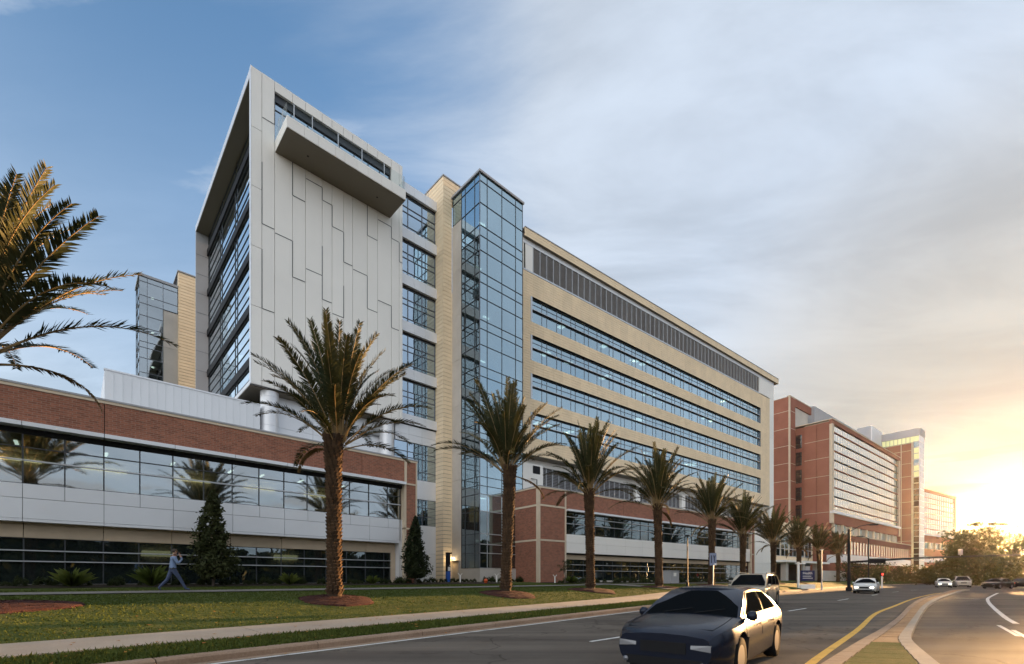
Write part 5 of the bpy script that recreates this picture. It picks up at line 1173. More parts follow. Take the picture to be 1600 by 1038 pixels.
# a few fallen leaves on verge and pavement
M['fallen'] = leafmat('fallen_leaf', (0.28, 0.10, 0.03), (0.42, 0.24, 0.05), .3, .7, 3)
m = MB()
for k in range(240):
    s = S8 + 5 + 32 * random.random() ** 1.5; d = random.choice((.3, 1.0, 1.6, 2.4, 3.2, 4.2, 5.5)) + random.uniform(-.5, .5)
    x, y = at_arc(s, d); z = g1(x, y) + (.05 if 1.9 < d < 3.6 else .07) if d > .5 else float(zr(y)) + .03; a = random.random() * 6.28; L = random.uniform(.03, .07); w = L * .5
    m.add([(x + L * math.cos(a), y + L * math.sin(a), z + .02), (x - w * math.sin(a), y + w * math.cos(a), z), (x - L * math.cos(a), y - L * math.sin(a), z + .01), (x + w * math.sin(a), y - w * math.cos(a), z + .015)], [(0, 1, 2, 3)])
tag(m.build('fallen_leaves', M['fallen']), 'scattered orange and yellow fallen leaves on verge and pavement', 'leaves', kind='stuff')
# ------------------------------------------------------------------ cars
def carpaint(name, c, metal=0.3):
    m, n, l, b = nt(name); k = coords(n, True)
    l.new(ramp(n, l, noise(n, l, k, 2.5, 4), [(0.3, tuple(x * .9 for x in c)), (0.7, c)]), b.inputs['Base Color'])
    b.inputs['Metallic'].default_value = metal; b.inputs['Roughness'].default_value = 0.2; b.inputs['Specular IOR Level'].default_value = 0.3; b.inputs['Coat Weight'].default_value = 0.0; b.inputs['Coat Roughness'].default_value = 0.05; return m
M['paint_navy'] = carpaint('dark_blue_paint', (0.014, 0.018, 0.032)); M['paint_silver'] = carpaint('silver_paint', (0.42, 0.42, 0.42), .5); M['paint_white'] = carpaint('white_paint_car', (0.62, 0.62, 0.60), 0.0)
M['paint_black'] = carpaint('black_paint', (0.012, 0.012, 0.013)); M['paint_beige'] = carpaint('beige_paint', (0.40, 0.35, 0.27), .3)
M['carglass'] = glassmat('car_glass', (0.05, 0.06, 0.07), (0.9, 0.95, 1.0), base=.04, top=.32, tilt=0.0, body=.7, bodyc=(.008, .01, .012))
M['tyre'] = plain('tyre_rubber', (0.016, 0.016, 0.016), 0.95, var=.2, spec=.05); M['rim'] = plain('wheel_rim', (0.10, 0.10, 0.105), .6, spec=.1); M['trim'] = plain('black_trim', (0.012, 0.012, 0.013), .6, spec=.12)
M['tail'] = plain('tail_lens', (0.35, 0.012, 0.01), .15); M['chrome'] = plain('chrome', (0.6, 0.6, 0.6), .12, metal=1.0); M['plate'] = plain('number_plate', (0.55, 0.56, 0.55), .5)
M['headon'] = emit('headlamp_lit', (1.0, 0.86, 0.62), 1.2); M['headoff'] = plain('headlamp_lens', (0.20, 0.205, 0.22), .15, metal=.3)
def car(label, cat, x, y, az, paint, kind, lit=False, group='cars on the road', name=None):
    """local frame: +X forward, +Y to the car's left"""
    suv = kind == 'suv'
    L, W_, H = (4.95, 1.96, 1.80) if suv else (4.80, 1.84, 1.44)
    z0 = float(zr(y)); t = thing(name or ('suv' if suv else 'sedan'), label, cat, (x, y, z0 + .004), R_(90 - az), group)
    h2, wr, xa = L / 2, .34 if not suv else .385, 1.40
    belt = .96 if not suv else 1.14; hood = .80 if not suv else 1.0; deck = 1.0 if not suv else belt
    if suv: g0, g1_, r0, r1 = -2.42, 1.35, -2.15, .45
    else: g0, g1_, r0, r1 = -1.95, 1.28, -1.05, .30
    def zt(xx):                       # shoulder line
        if xx > g1_: q = (xx - g1_) / (h2 - g1_); return belt + (hood - belt) * q - .09 * q ** 5
        if xx < g0: q = (g0 - xx) / (h2 + g0 + 1e-6); return deck - .10 * q ** 3
        return belt + (deck - belt) * max(0, (0 - xx) / (0 - g0)) if not suv else belt
    def hw(xx): return W_ / 2 * (1 - .20 * max(0, (abs(xx) - h2 + .75) / .75) ** 2.2)
    def zb(xx):
        z = .20 + .12 * max(0, (abs(xx) - h2 + .5) / .5)
        for c in (-xa, xa):
            d = abs(xx - c); R = wr + .07
            if d < R: z = max(z, wr + math.sqrt(max(0, R * R - d * d)) * .98)
        return z
    xs = sorted(set([-h2 + L * i / 64 for i in range(65)] + [s_ * xa + e * (wr + .07) * q for s_ in (-1, 1) for e in (-1, 1) for q in (1.001, .999, .97, .9)]))
    m = MB(); vs = []; K = 15
    for xx in xs:
        w, zt_, zb_ = hw(xx), zt(xx), zb(xx); zm = max(zb_ + .02, .55 * (zt_ + .2)); zs = max(zm + .02, zt_ - .13)
        half = [(w * .90, zb_), (w * .965, min(zb_ + .08, zm)), (w, zm), (w * .985, zs), (w * .93, zt_ - .025), (w * .84, zt_ + .005), (w * .45, zt_ + .035)]
        ring = [(xx, yy, zz) for yy, zz in half] + [(xx, 0, zt_ + .045)] + [(xx, -yy, zz) for yy, zz in half[::-1]]
        vs += ring
    fs = []; n = len(xs)
    for i in range(n - 1):
        for j in range(K - 1): fs.append((i * K + j, i * K + j + 1, (i + 1) * K + j + 1, (i + 1) * K + j))
    fs.append(tuple(range(K))[::-1]); fs.append(tuple((n - 1) * K + j for j in range(K))); m.add(vs, fs)
    # cabin: rings from sill to roof
    yb, yr = W_ / 2 * .91, W_ / 2 * (.72 if not suv else .80); zr_ = H - .05
    nx = 14; cv = []
    def rail(u):                       # u 0..1 rear to front along the roof rail / belt
        return g0 + (g1_ - g0) * u, r0 + (r1 - r0) * u
    for i in range(nx + 1):
        u = i / nx; bxx, rx = rail(u); cr = 4 * u * (1 - u) * .035
        ring = []
        for q, (yy, zz, xx) in enumerate(((yb, zt(bxx) - .03, bxx), ((yb + yr) / 2 + .025, (belt + zr_) / 2, (bxx + rx) / 2), (yr, zr_ - .02 + cr, rx), (yr * .82, zr_ + .025 + cr, rx), (0, zr_ + .05 + cr, rx))): ring.append((xx, yy, zz))
        cv += ring + [(a, -b, c) for a, b, c in ring[-2::-1]]
    cf = [(i * 9 + j, i * 9 + j + 1, (i + 1) * 9 + j + 1, (i + 1) * 9 + j) for i in range(nx) for j in range(8)]
    cf.append(tuple(range(9))[::-1]); cf.append(tuple(nx * 9 + j for j in range(9))); m.add(cv, cf)
    body = m.build('body', paint, t, True)
    me = body.data; bm = bmesh.new(); bm.from_mesh(me); bmesh.ops.recalc_face_normals(bm, faces=bm.faces)
    for e in bm.edges:
        if len(e.link_faces) == 2 and e.calc_face_angle(0) > .6: e.smooth = False
    bm.to_mesh(me); bm.free()
    def sheet(nm, quad, mat, off, nu=6, bow=0.0, bowdir=(0, 0, 0)):
        q = MB(); a, b, c, d = [Vector(p) for p in quad]; nn = (b - a).cross(d - a).normalized() * off; vv = []
        for i in range(nu + 1):
            s_ = i / nu; p = a.lerp(b, s_); r = d.lerp(c, s_); bb = Vector(bowdir) * bow * 4 * s_ * (1 - s_); vv += [tuple(p + nn + bb), tuple(r + nn + bb)]
        q.add(vv, [(2 * i, 2 * i + 2, 2 * i + 3, 2 * i + 1) for i in range(nu)]); return q.build(nm, mat, t, True)
    G_ = M['carglass']; zbf, zbr = zt(g1_) + .02, zt(g0) + .03
    sheet('windscreen', [(g1_ - .03, yb - .05, zbf), (g1_ - .03, -yb + .05, zbf), (r1 + .05, -yr + .04, zr_ - .015), (r1 + .05, yr - .04, zr_ - .015)], G_, .012, 6, .05, (.6, 0, .4))
    sheet('rear_window', [(g0 + .04, -yb + .12, zbr), (g0 + .04, yb - .12, zbr), (r0 - .06, yr - .08, zr_ - .02), (r0 - .06, -yr + .08, zr_ - .02)], G_, .012, 6, .04, (-.6, 0, .3))
    for s_ in (1, -1):
        def side(nm, u0, u1, k0, k1, o, mat):          # follows the bulge of the cabin side
            q = MB(); NU, NK = 6, 6; vv = []
            for i in range(NU + 1):
                for j in range(NK + 1):
                    u = u0 + (u1 - u0) * i / NU; k = k0 + (k1 - k0) * j / NK; bxx, rx = rail(u); za, zc_ = zt(bxx) - .03, zr_ - .02 + 4 * u * (1 - u) * .035
                    w = (yb + ((yb + yr) / 2 + .025 - yb) * k / .5) if k < .5 else ((yb + yr) / 2 + .025 + (yr - (yb + yr) / 2 - .025) * (k - .5) / .5)
                    vv.append((bxx + (rx - bxx) * k, s_ * (w + o), (za + ((belt + zr_) / 2 - za) * k / .5) if k < .5 else ((belt + zr_) / 2 + (zc_ - (belt + zr_) / 2) * (k - .5) / .5)))
            q.add(vv, [(i * (NK + 1) + j, (i + 1) * (NK + 1) + j, (i + 1) * (NK + 1) + j + 1, i * (NK + 1) + j + 1) for i in range(NU) for j in range(NK)]); return q.build(nm, mat, t, True)
        side('window_surround', .05, .95, .10, .96, .008, M['trim'])
        for u0, u1 in ((.10, .44), (.48, .90)) if not suv else ((.07, .30), (.34, .60), (.64, .92)): side('side_window', u0, u1, .15, .91, .016, G_)
        mm = MB(); mm.lathe([(.05, 0), (.085, .05), (.085, .12), (.05, .16)], 8); mm.build('mirror', paint, t, True, (g1_ - .35, s_ * (W_ / 2 * .94), belt + .02), (R_(-90 * s_), 0, 0))
        hl = MB(); zc = hood - .235; ya, yb_ = W_ * .235, W_ * .392
        q0, q1 = (ya, yb_) if s_ > 0 else (-yb_, -ya); hl.add([(h2 + .012, s_ * ya, zc - .02), (h2 + .010, s_ * yb_, zc - .045), (h2 + .004, s_ * yb_, zc + .055), (h2 + .006, s_ * ya, zc + .035), (h2 - .2, s_ * ya, zc - .02), (h2 - .26, s_ * yb_ * 1.09, zc - .03), (h2 - .30, s_ * yb_ * 1.09, zc + .065), (h2 - .2, s_ * ya, zc + .035)], [(0, 1, 2, 3), (4, 7, 6, 5), (0, 4, 5, 1), (1, 5, 6, 2), (2, 6, 7, 3), (0, 3, 7, 4)]); pass; hl.build('headlight', M['headon'] if lit else M['headoff'], t)
        fl_ = MB(); fl_.lathe([(.045, 0), (.045, .02)], 10); fl_.build('fog_lamp', M['headoff'], t, True, (h2 + .004, s_ * W_ * .33, .31), (0, R_(90), 0))
        tl = MB(); tl.box(-.05, .06, min(s_ * W_ * .25, s_ * W_ * .44), max(s_ * W_ * .25, s_ * W_ * .44), -.08, .09); tl.build('tail_light', M['tail'], t, False, (-h2 + .05, 0, deck - .22))
        hd = MB()
        for xx in (-.75, .35): hd.box(xx - .1, xx + .1, min(s_ * W_ * .497, s_ * W_ * .512), max(s_ * W_ * .497, s_ * W_ * .512), belt - .16, belt - .125)
        hd.build('door_handle', M['chrome'], t)
        for xx in (-xa, xa):
            w = MB(); w.lathe([(wr * .55, -.10), (wr * .93, -.11), (wr, -.07), (wr, .07), (wr * .93, .11), (wr * .55, .10)], 24); wo = w.build('wheel', M['tyre'], t, True, (xx, s_ * (W_ / 2 - .13), wr), (R_(90), 0, 0))
            rm = MB(); rm.lathe([(wr * .62, -.105), (wr * .60, -.08), (.06, -.06)] if s_ > 0 else [(.06, .06), (wr * .60, .08), (wr * .62, .105)], 20)
            for k in range(5):
                a = k * 1.2566; e = -.09 if s_ > 0 else .09; rm.add([(.05 * math.cos(a) - .03 * math.sin(a), .05 * math.sin(a) + .03 * math.cos(a), e), (.05 * math.cos(a) + .03 * math.sin(a), .05 * math.sin(a) - .03 * math.cos(a), e), (wr * .6 * math.cos(a + .1), wr * .6 * math.sin(a + .1), e * 1.1), (wr * .6 * math.cos(a - .1), wr * .6 * math.sin(a - .1), e * 1.1)], [(0, 1, 2, 3)])
            rm.build('rim', M['rim'], wo)
    sm_ = MB()
    def ysurf(xx, zz):
        w, zt_, zb_ = hw(xx), zt(xx), zb(xx); zm = max(zb_ + .02, .55 * (zt_ + .2)); zs = max(zm + .02, zt_ - .13)
        return float(np.interp(zz, [zb_, zm, zs, zt_ - .025, zt_ + .005], [w * .90, w, w * .985, w * .93, w * .84]))
    for s_ in (1, -1):
        for xd in (-1.02, .02, 1.12):
            zz = [max(zb(xd), .30) + .03 + (zt(xd) - .05 - max(zb(xd), .30)) * q / 6 for q in range(7)]; sm_.tube([(xd + .05 * (z_ - .6), s_ * (ysurf(xd, z_) - .001), z_) for z_ in zz], .006, 4)
        sm_.tube([(xd, s_ * (ysurf(xd, .36) + .001), .36) for xd in (-1.0, -.5, 0, .5, 1.0)], .008, 4)
        xx_ = [g1_ + (h2 - .25 - g1_) * q / 6 for q in range(7)]; sm_.tube([(a, s_ * hw(a) * .80, zt(a) + .010) for a in xx_], .006, 4)
    sm_.tube([(h2 - .25, -hw(h2 - .25) * .8, zt(h2 - .25) + .012), (h2 - .2, 0, zt(h2 - .2) + .042), (h2 - .25, hw(h2 - .25) * .8, zt(h2 - .25) + .012)], .006, 4)
    sm_.build('panel_seams', M['trim'], t)
    wp = MB()
    for yw in (.12, -.42): wp.tube([(g1_ - .02, yw, zt(g1_) + .06), (g1_ - .17, yw + .45, zt(g1_) + .13)], .008, 4)
    wp.build('wiper', M['trim'], t)
    gr = MB(); gr.box(h2 - .10, h2 + .012, -.36, .36, hood - .34, hood - .17); gr.box(h2 - .10, h2 + .010, -.60, .60, .24, .38); gr.build('grille', M['trim'], t)
    pr = MB(); pr.box(-h2 - .014, -h2 + .01, -.16, .16, .55, .70); pr.build('rear_plate', M['plate'], t)
    un = MB(); un.box(-h2 + .25, h2 - .25, -W_ / 2 + .26, W_ / 2 - .26, .16, .5); un.build('underbody', M['trim'], t)
    if suv:
        rr = MB()
        for s_ in (1, -1): rr.tube([(r0 + .2, s_ * (yr - .08), H + .02), (r0 + .25, s_ * (yr - .08), H + .06), (r1 - .25, s_ * (yr - .08), H + .06), (r1 - .2, s_ * (yr - .08), H + .02)], .018, 6)
        rr.build('roof_rails', M['chrome'], t)
    return t
def lane(s_, d): x, y = at_arc(s_, d); i = np.searchsorted(arc, s_); return float(x), float(y), math.degrees(math.atan2(KT[i][0], KT[i][1]))
def spot(px, Y): x = (px - 800) / 735 * Y; j = int(((KERB[:, 0] - x) ** 2 + (KERB[:, 1] - Y) ** 2).argmin()); return x, Y, math.degrees(math.atan2(KT[j][0], KT[j][1]))
x, y, az = 3.86, 9.15, 39.5
car('dark blue sedan passing closest to the camera in the foreground', 'car', x, y, az + 180, M['paint_navy'], 'sedan')
car('pale beige sport utility vehicle in the far lane behind the dark blue sedan', 'car', 13.65, 26.6, 219.5, M['paint_beige'], 'suv')
x, y, az = spot(1354, 45.6); car('white sedan with lit headlights coming alone down the road', 'car', x, y, az + 180, M['paint_white'], 'sedan', True)
x, y, az = spot(1474, 75.5); car('white sedan with lit headlights, left of the two far cars side by side', 'car', x, y, az + 172, M['paint_white'], 'sedan', True)
x, y, az = spot(1503, 77); car('silver sport utility vehicle, right of the two far cars side by side', 'car', x, y, az + 172, M['paint_silver'], 'suv')
x, y, az = spot(1559, 66); car('small black car crossing the far junction under the sunset', 'car', x, y, az + 205, M['paint_black'], 'sedan')
x, y, az = spot(1604, 74); car('dark parked car cut off by the right edge at the far junction', 'car', x, y, az + 100, M['paint_black'], 'sedan')

# ------------------------------------------------------------------ the walking man
M['skin'] = plain('skin', (0.42, 0.24, 0.17), .6); M['shirt'] = plain('blue_shirt', (0.17, 0.24, 0.38), .85, var=.12, scale=5); M['trouser'] = plain('blue_trousers', (0.055, 0.075, 0.14), .85, var=.15, scale=5)
M['belt'] = plain('belt', (0.02, 0.018, 0.016), .5); M['shoe'] = plain('shoe', (0.025, 0.02, 0.018), .5); M['hair'] = plain('hair', (0.035, 0.022, 0.014), .7)
def skin_mesh(joints, bones, mats, pick, sub=2):
    me = bpy.data.meshes.new('skel'); me.from_pydata([j[0] for j in joints], bones, []); o = bpy.data.objects.new('skel', me); COL.objects.link(o)
    sk = o.modifiers.new('s', 'SKIN'); sk.use_smooth_shade = True; sv = me.skin_vertices[0].data
    for i, j in enumerate(joints): r = j[1]; sv[i].radius = r if hasattr(r, '__len__') else (r, r); sv[i].use_root = (i == 0)
    ss = o.modifiers.new('d', 'SUBSURF'); ss.levels = ss.render_levels = sub
    dg = bpy.context.evaluated_depsgraph_get(); out = bpy.data.meshes.new_from_object(o.evaluated_get(dg)); bpy.data.objects.remove(o)
    out.materials.clear()
    for m in mats: out.materials.append(m)
    for p in out.polygons: p.material_index = pick(p.center); p.use_smooth = True
    return out
J = [((0, 0, .96), (.165, .14)), ((.01, 0, 1.12), (.155, .125)), ((.03, 0, 1.30), (.185, .13)), ((.04, 0, 1.43), (.15, .10)), ((.055, 0, 1.50), (.062, .062)), ((.075, 0, 1.56), (.07, .07)), ((.09, 0, 1.64), (.10, .082)), ((.085, 0, 1.715), (.07, .06)),
     ((.02, -.10, .90), (.10, .10)), ((.25, -.11, .52), (.070, .070)), ((.44, -.11, .12), (.048, .048)), ((.60, -.12, .06), (.042, .03)),           # front leg
     ((-.02, .10, .90), (.10, .10)), ((-.16, .11, .50), (.070, .070)), ((-.46, .11, .16), (.048, .048)), ((-.38, .11, .045), (.042, .03)),          # rear leg
     ((.04, -.20, 1.40), (.075, .075)), ((.14, -.27, 1.17), (.055, .055)), ((.30, -.17, 1.36), (.042, .042)), ((.22, -.13, 1.55), (.034, .034)),  # near arm, hand to the ear
     ((.03, .20, 1.40), (.075, .075)), ((-.02, .26, 1.14), (.055, .055)), ((.14, .24, .93), (.040, .040)), ((.19, .23, .86), (.032, .036))]
Bn = [(0, 1), (1, 2), (2, 3), (3, 4), (4, 5), (5, 6), (6, 7), (0, 8), (8, 9), (9, 10), (10, 11), (0, 12), (12, 13), (13, 14), (14, 15), (3, 16), (16, 17), (17, 18), (18, 19), (3, 20), (20, 21), (21, 22), (22, 23)]
def pick(c):
    if c.z > 1.475 or (c.x > .21 and c.z > 1.44) or (c.x > .15 and abs(c.y - .235) < .06 and c.z < .90 and c.z > .78): return 0
    if c.z < .085 or (c.x < -.44 and c.z < .12): return 4
    if c.z > .985: return 1
    if c.z > .945 and abs(c.y) < .19: return 3
    if c.x > .03 and c.y > .19 and c.z > .84: return 1
    return 2
mx_, my_ = -14.25, 19.75; mz = g1(mx_, my_)
man = thing('person', 'man in blue shirt and trousers walking along the path with a hand at his ear', 'person', (mx_, my_, mz + .035), FL.rz + .05)
bd = place('body', skin_mesh(J, Bn, [M['skin'], M['shirt'], M['trouser'], M['belt'], M['shoe']], pick), man)
hm = MB(); 
for k in range(1): hm.lathe([(.088, 1.64), (.106, 1.67), (.104, 1.72), (.085, 1.765), (.045, 1.79), (.01, 1.795)], 16)
h_ = hm.build('hair', M['hair'], man, True, (.062, 0, 0))
fm = MB()
for dx, dy, ln in ((.0, 0, .085), (.012, .02, .09), (.018, .04, .085), (.02, .058, .07)): fm.tube([(.225 + dx * .3, -.125 + dy, 1.56), (.21 + dx * .2, -.122 + dy, 1.60), (.19, -.118 + dy * .9, 1.56 + ln)], [.011, .010, .008], 6)
fm.tube([(.215, -.14, 1.55), (.18, -.135, 1.575), (.155, -.125, 1.60)], [.013, .011, .009], 6)
for dx in (0, .014, .027, .038): fm.tube([(.185 + dx * .9, .235 - dx * .3, .85), (.20 + dx * .8, .235, .80), (.195 + dx * .6, .228, .765)], [.011, .010, .008], 6)
fm.tube([(.17, .22, .86), (.165, .20, .82), (.175, .19, .79)], [.012, .011, .008], 6)
fm.build('fingers', M['skin'], man, True)
ff = MB(); ff.tube([(.165, 0, 1.665), (.198, 0, 1.645), (.17, 0, 1.632)], [.012, .016, .012], 6)
for e in (-1, 1): ff.lathe([(.004, 1.655), (.013, 1.66), (.004, 1.67)], 6, (.158, .035 * e)); ff.tube([(.085, .098 * e, 1.63), (.078, .106 * e, 1.655), (.088, .10 * e, 1.68)], [.014, .018, .012], 6)
ff.build('face', M['skin'], man, True)
mp = MB(); mp.box(-.008, .008, -.035, .035, -.07, .07); o = mp.build('mobile_phone', M['black'], None, False, (man.location.x + .16 * FL.s + .125 * FL.c, man.location.y + .16 * FL.c - .125 * FL.s, man.location.z + 1.61), (.2, .25, FL.rz + 1.3)); tag(o, 'small black phone held to the walking man\'s ear', 'phone')

# ------------------------------------------------------------------ street furniture
def ground_thing(name, label, cat, px, Y, group=None, rz=0.0, z=None):
    x, y = at_depth(px, Y); return thing(name, label, cat, (x, y, g1(x, y) if z is None else z), rz, group)
# emergency phone column
x, y = onL(700, 36.2); e = thing('emergency_phone', 'black and blue emergency phone column before the tan shaft', 'phone column', (x, y, g1(x, y)), FL.rz)
M['bluepaint'] = plain('blue_enamel', (0.02, 0.10, 0.42), .4)
b = MB(); b.box(-.17, .17, -.15, .15, .0, 1.0); b.build('base', M['bluepaint'], e); b = MB(); b.box(-.17, .17, -.15, .15, 1.002, 2.62); b.box(-.17, .34, -.15, .15, 2.62, 2.78); b.build('column', M['black'], e)
b = MB(); b.box(-.12, .14, -.175, -.152, 1.05, 1.42); b.build('notice', M['white'], e); b = MB(); b.box(.06, .12, -.17, -.152, 1.5, 1.62); b.build('speaker', M['rail'], e)
# path lights: short posts with a forked white head
for px, v, lab in ((674, 37.5, 'forked white path light before the silver wall, leftmost of four'), (719, 32.0, 'forked white path light right of the service door'), (776, 31.2, 'forked white path light left of the second palm trunk'), (867, 31.5, 'forked white path light at the brick podium corner')):
    x, y = onL(px, v) if px < 800 else onR(px, v); z = g1(x, y); p = thing('path_light', lab, 'path light', (x, y, z), 0, 'path lights in the planting beds')
    b = MB(); b.tube([(0, 0, -.05), (0, 0, .62)], .06, 10); b.build('post', M['white'], p)
    b = MB()
    for s_ in (-1, 1): b.add([(0, -.07, .60), (0, .07, .60), (s_ * .17, .07, .80), (s_ * .17, -.07, .80), (s_ * .05, -.07, .60), (s_ * .05, .07, .60), (s_ * .17, .07, .74), (s_ * .17, -.07, .74)], [(0, 1, 2, 3), (4, 7, 6, 5), (0, 3, 7, 4), (1, 5, 6, 2), (2, 6, 7, 3)])
    b.build('head', M['white'], p)
x, y = onL(759, 30.0); b = MB(); b.lathe([(.10, -.05), (.13, 0), (.12, .12), (.17, .14), (.15, .30), (.06, .38)], 12); M['orange'] = plain('orange_enamel', (.6, .09, .02), .5); o = b.build('orange_marker', M['orange'], None, True, (x, y, g1(x, y))); tag(o, 'small orange red marker in the grass before the stair tower', 'marker')  # plain orange marker in the grass
# utility box
x, y = onR(1048, 28.6); u = thing('utility_box', 'grey utility cabinet on the lawn behind the fourth palm trunk', 'utility box', (x, y, g1(x, y)), FR.rz)
b = MB(); b.box(-.75, .75, -.5, .5, 0, 1.3); b.build('cabinet', M['greymetal'], u); b = MB(); b.box(-.8, .8, -.55, .55, 1.302, 1.36); b.build('lid', M['greymetal'], u); b = MB(); b.box(-.25, .25, -.515, -.502, .75, 1.1); b.build('notice', M['white'], u)
# road sign seen by the kerb
x, y = at_depth(1113.5, 34.5); s1 = thing('road_sign', 'grey blue rectangular road sign on a thin post by the kerb', 'sign', (x, y, g1(x, y)), R_(-8))
b = MB(); b.tube([(0, 0, -.1), (0.06, 0, 2.95)], .035, 8); b.build('post', M['rail'], s1)
M['signface'] = plain('sign_face', (.20, .23, .33), .5); M['signdark'] = plain('sign_ink', (.03, .035, .06), .5)
b = MB(); b.box(-.22, .26, -.05, -.03, 2.25, 3.15); b.build('panel', M['signface'], s1); b = MB(); b.box(-.14, -.06, -.058, -.051, 2.42, 2.98); b.add([(.02, -.058, 2.98), (.08, -.058, 2.98), (.20, -.058, 2.42), (.13, -.058, 2.42)], [(0, 1, 2, 3)]); b.add([(.13, -.058, 2.98), (.20, -.058, 2.98), (.12, -.058, 2.72), (.06, -.058, 2.72)], [(0, 1, 2, 3)]); b.build('glyph', M['signdark'], s1); b = MB(); b.box(.12, .25, -.062, -.052, 2.27, 2.39); b.build('sticker', M['white'], s1)
# street lamps
def lamp_post(label, px, Y, h, arm=None, col='black', r=.07, name='street_lamp', grp='lamp posts along the road'):
    p = ground_thing(name, label, 'lamp post', px, Y, grp)
    b = MB(); b.tube([(0, 0, -.1), (0, 0, h * .5), (0, 0, h)], [r * 1.15, r, r * .8], 10); b.build('pole', M[col], p)
    b = MB(); b.tube([(0, 0, -.1), (0, 0, .35)], r * 1.9, 10); b.build('base', M[col], p)
    if arm:
        L, up, side = arm; b = MB(); b.tube([(0, 0, h - .15), (side * L * .35, 0, h + up * .55), (side * L * .8, 0, h + up * .95), (side * L, 0, h + up)], .035, 8); b.build('arm', M[col], p)
        b = MB(); b.add([(side * (L - .1), -.13, h + up - .06), (side * (L - .1), .13, h + up - .06), (side * (L + .65), .13, h + up - .03), (side * (L + .65), -.13, h + up - .03), (side * (L - .1), -.10, h + up + .10), (side * (L - .1), .10, h + up + .10), (side * (L + .6), .10, h + up + .08), (side * (L + .6), -.10, h + up + .08)], [(0, 1, 2, 3), (4, 7, 6, 5), (0, 4, 5, 1), (1, 5, 6, 2), (2, 6, 7, 3), (3, 7, 4, 0)]); b.build('lamp_head', M[col], p)
    else:
        b = MB(); b.lathe([(.04, h), (.20, h + .03), (.22, h + .12), (.05, h + .18)], 12); b.build('lamp_head', M[col], p)
    return p
lamp_post('slim black lamp post rising from the lawn before the podium windows', 1074, 40.5, 4.3, None, 'black', .055)
lamp_post('pale slender lamp post between the two palms right of the blue sign', 1284, 56, 4.6, None, 'rail', .06)
lamp_post('slim dark lamp post with a short arm right of the traffic light mast', 1357, 62, 6.6, (.9, .2, -1), 'black', .08)
# traffic light mast
x, y = at_depth(1326.5, 52.0); tm_ = thing('traffic_mast', 'tall dark traffic mast with a long arm over the road and a street light', 'traffic mast', (x, y, g1(x, y)), 0)
b = MB(); b.tube([(0, 0, -.2), (0, 0, 6.7)], [.17, .13], 12); b.build('pole', M['black'], tm_); b = MB(); b.tube([(0, 0, -.1), (0, 0, .3)], .3, 12); b.build('base', M['black'], tm_)
b = MB(); b.tube([(0, 0, 6.4), (1.2, .1, 7.05), (2.3, .2, 7.25), (2.9, .25, 7.28)], .045, 8); b.build('lamp_arm', M['black'], tm_); b = MB(); b.box(2.55, 3.35, .12, .38, 7.18, 7.34); b.build('lamp_head', M['black'], tm_)
b = MB(); b.tube([(0, 0, 3.05), (6, -1.5, 3.45), (13, -3.5, 3.65), (20.5, -5.5, 3.72)], [.12, .10, .085, .07], 10); b.build('mast_arm', M['black'], tm_)
b = MB(); b.box(1.75, 3.55, -.65, -.55, 2.9, 3.45); b.build('name_board', M['black'], tm_)
b = MB(); b.box(9.7, 9.95, -2.75, -2.5, 3.75, 4.35); b.tube([(9.82, -2.62, 3.5), (9.82, -2.62, 3.8)], .03, 6); b.build('camera_box', M['rail'], tm_)
b = MB(); b.tube([(0, 0, 2.65), (1.0, 0, 2.55), (1.6, 0, 2.6)], .05, 8); b.build('lower_arm', M['black'], tm_)
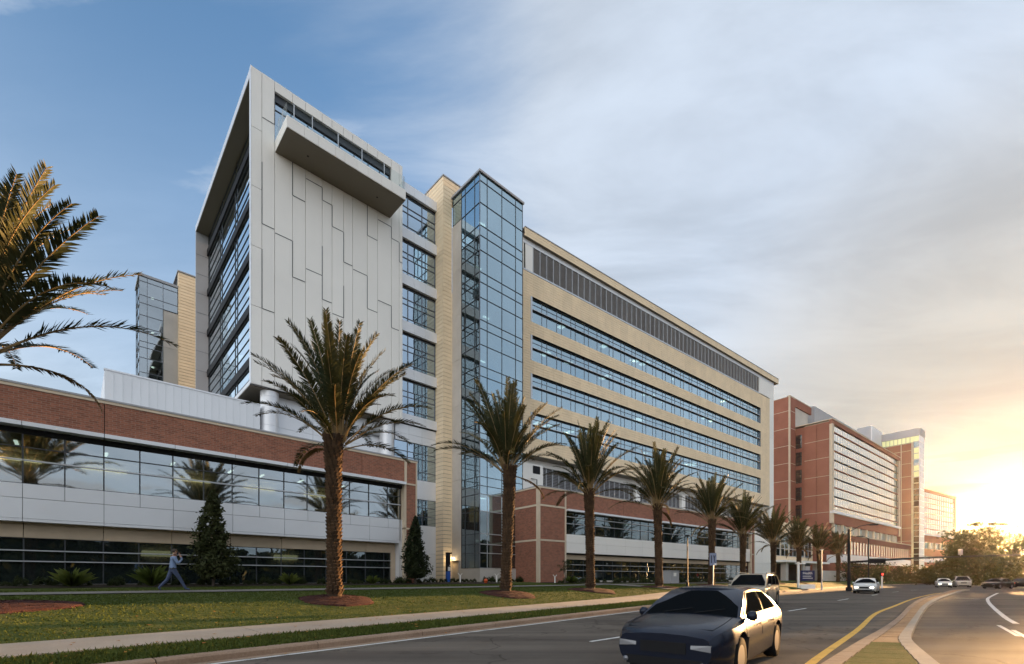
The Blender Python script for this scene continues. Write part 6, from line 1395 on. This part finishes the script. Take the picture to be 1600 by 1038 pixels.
# pedestrian signal, push button post, utility pole
ps = ground_thing('pedestrian_signal', 'white post with a small red pedestrian signal beside the traffic mast', 'signal', 1378, 66); b = MB(); b.tube([(0, 0, -.1), (0, 0, 1.6)], .10, 10); b.build('post', M['white'], ps); b = MB(); b.box(-.2, .2, -.12, .12, 1.62, 2.1); b.build('housing', M['black'], ps)
M['redlit'] = emit('red_lit', (1, .05, .03), .4); b = MB(); b.box(-.12, .12, -.14, -.125, 1.74, 2.0); b.build('lens', M['redlit'], ps)
up = ground_thing('utility_pole', 'thin utility pole with cross arm at the right edge under the sunset', 'utility pole', 1593, 118, z=.1); b = MB(); b.tube([(0, 0, 0), (0, 0, 8.8)], [.15, .1], 8); b.build('pole', M['bark'], up)
b = MB(); b.box(-2.5, 2.5, -.07, .07, 4.9, 5.05); b.box(-1.2, 1.2, -.06, .06, 7.9, 8.02); b.build('cross_arm', M['bark'], up)
# blue hospital sign on its white base, with a white pylon at its left
x, y = at_depth(1261, 57.5); hs = thing('hospital_sign', 'dark blue hospital name sign on a white base behind the palms', 'sign', (x, y, g1(x, y)), R_(-4))
M['signblue'] = plain('navy_sign', (.012, .018, .075), .35)
b = MB(); b.box(-.75, .85, -.08, .08, .95, 2.25); b.build('panel', M['signblue'], hs); b = MB(); b.box(-.85, .9, -.15, .15, 0, .55); b.build('base', M['white'], hs); b = MB(); b.box(-1.15, -.92, -.1, .1, 0, 3.3); b.box(-1.4, -.2, -.1, .1, 3.02, 3.16); b.build('pylon', M['white'], hs); b = MB(); b.box(-.2, .3, -.06, .06, 2.26, 2.75); b.build('top_plate', M['greymetal'], hs)
cu_ = bpy.data.curves.new('lettering', 'FONT'); cu_.body = 'Health'; cu_.size = .42; cu_.align_x = 'LEFT'; cu_.extrude = .006
tmp = bpy.data.objects.new('lettering', cu_); COL.objects.link(tmp); dg = bpy.context.evaluated_depsgraph_get(); lm = bpy.data.meshes.new_from_object(tmp.evaluated_get(dg)); bpy.data.objects.remove(tmp)
lm.materials.clear(); lm.materials.append(M['white']); place('lettering', lm, hs, (-.55, -.09, 1.78), (R_(90), 0, 0))
b = MB(); b.box(-.55, .45, -.095, -.082, 1.52, 1.58); b.box(-.55, .62, -.095, -.082, 1.28, 1.34); b.build('small_print', M['white'], hs)
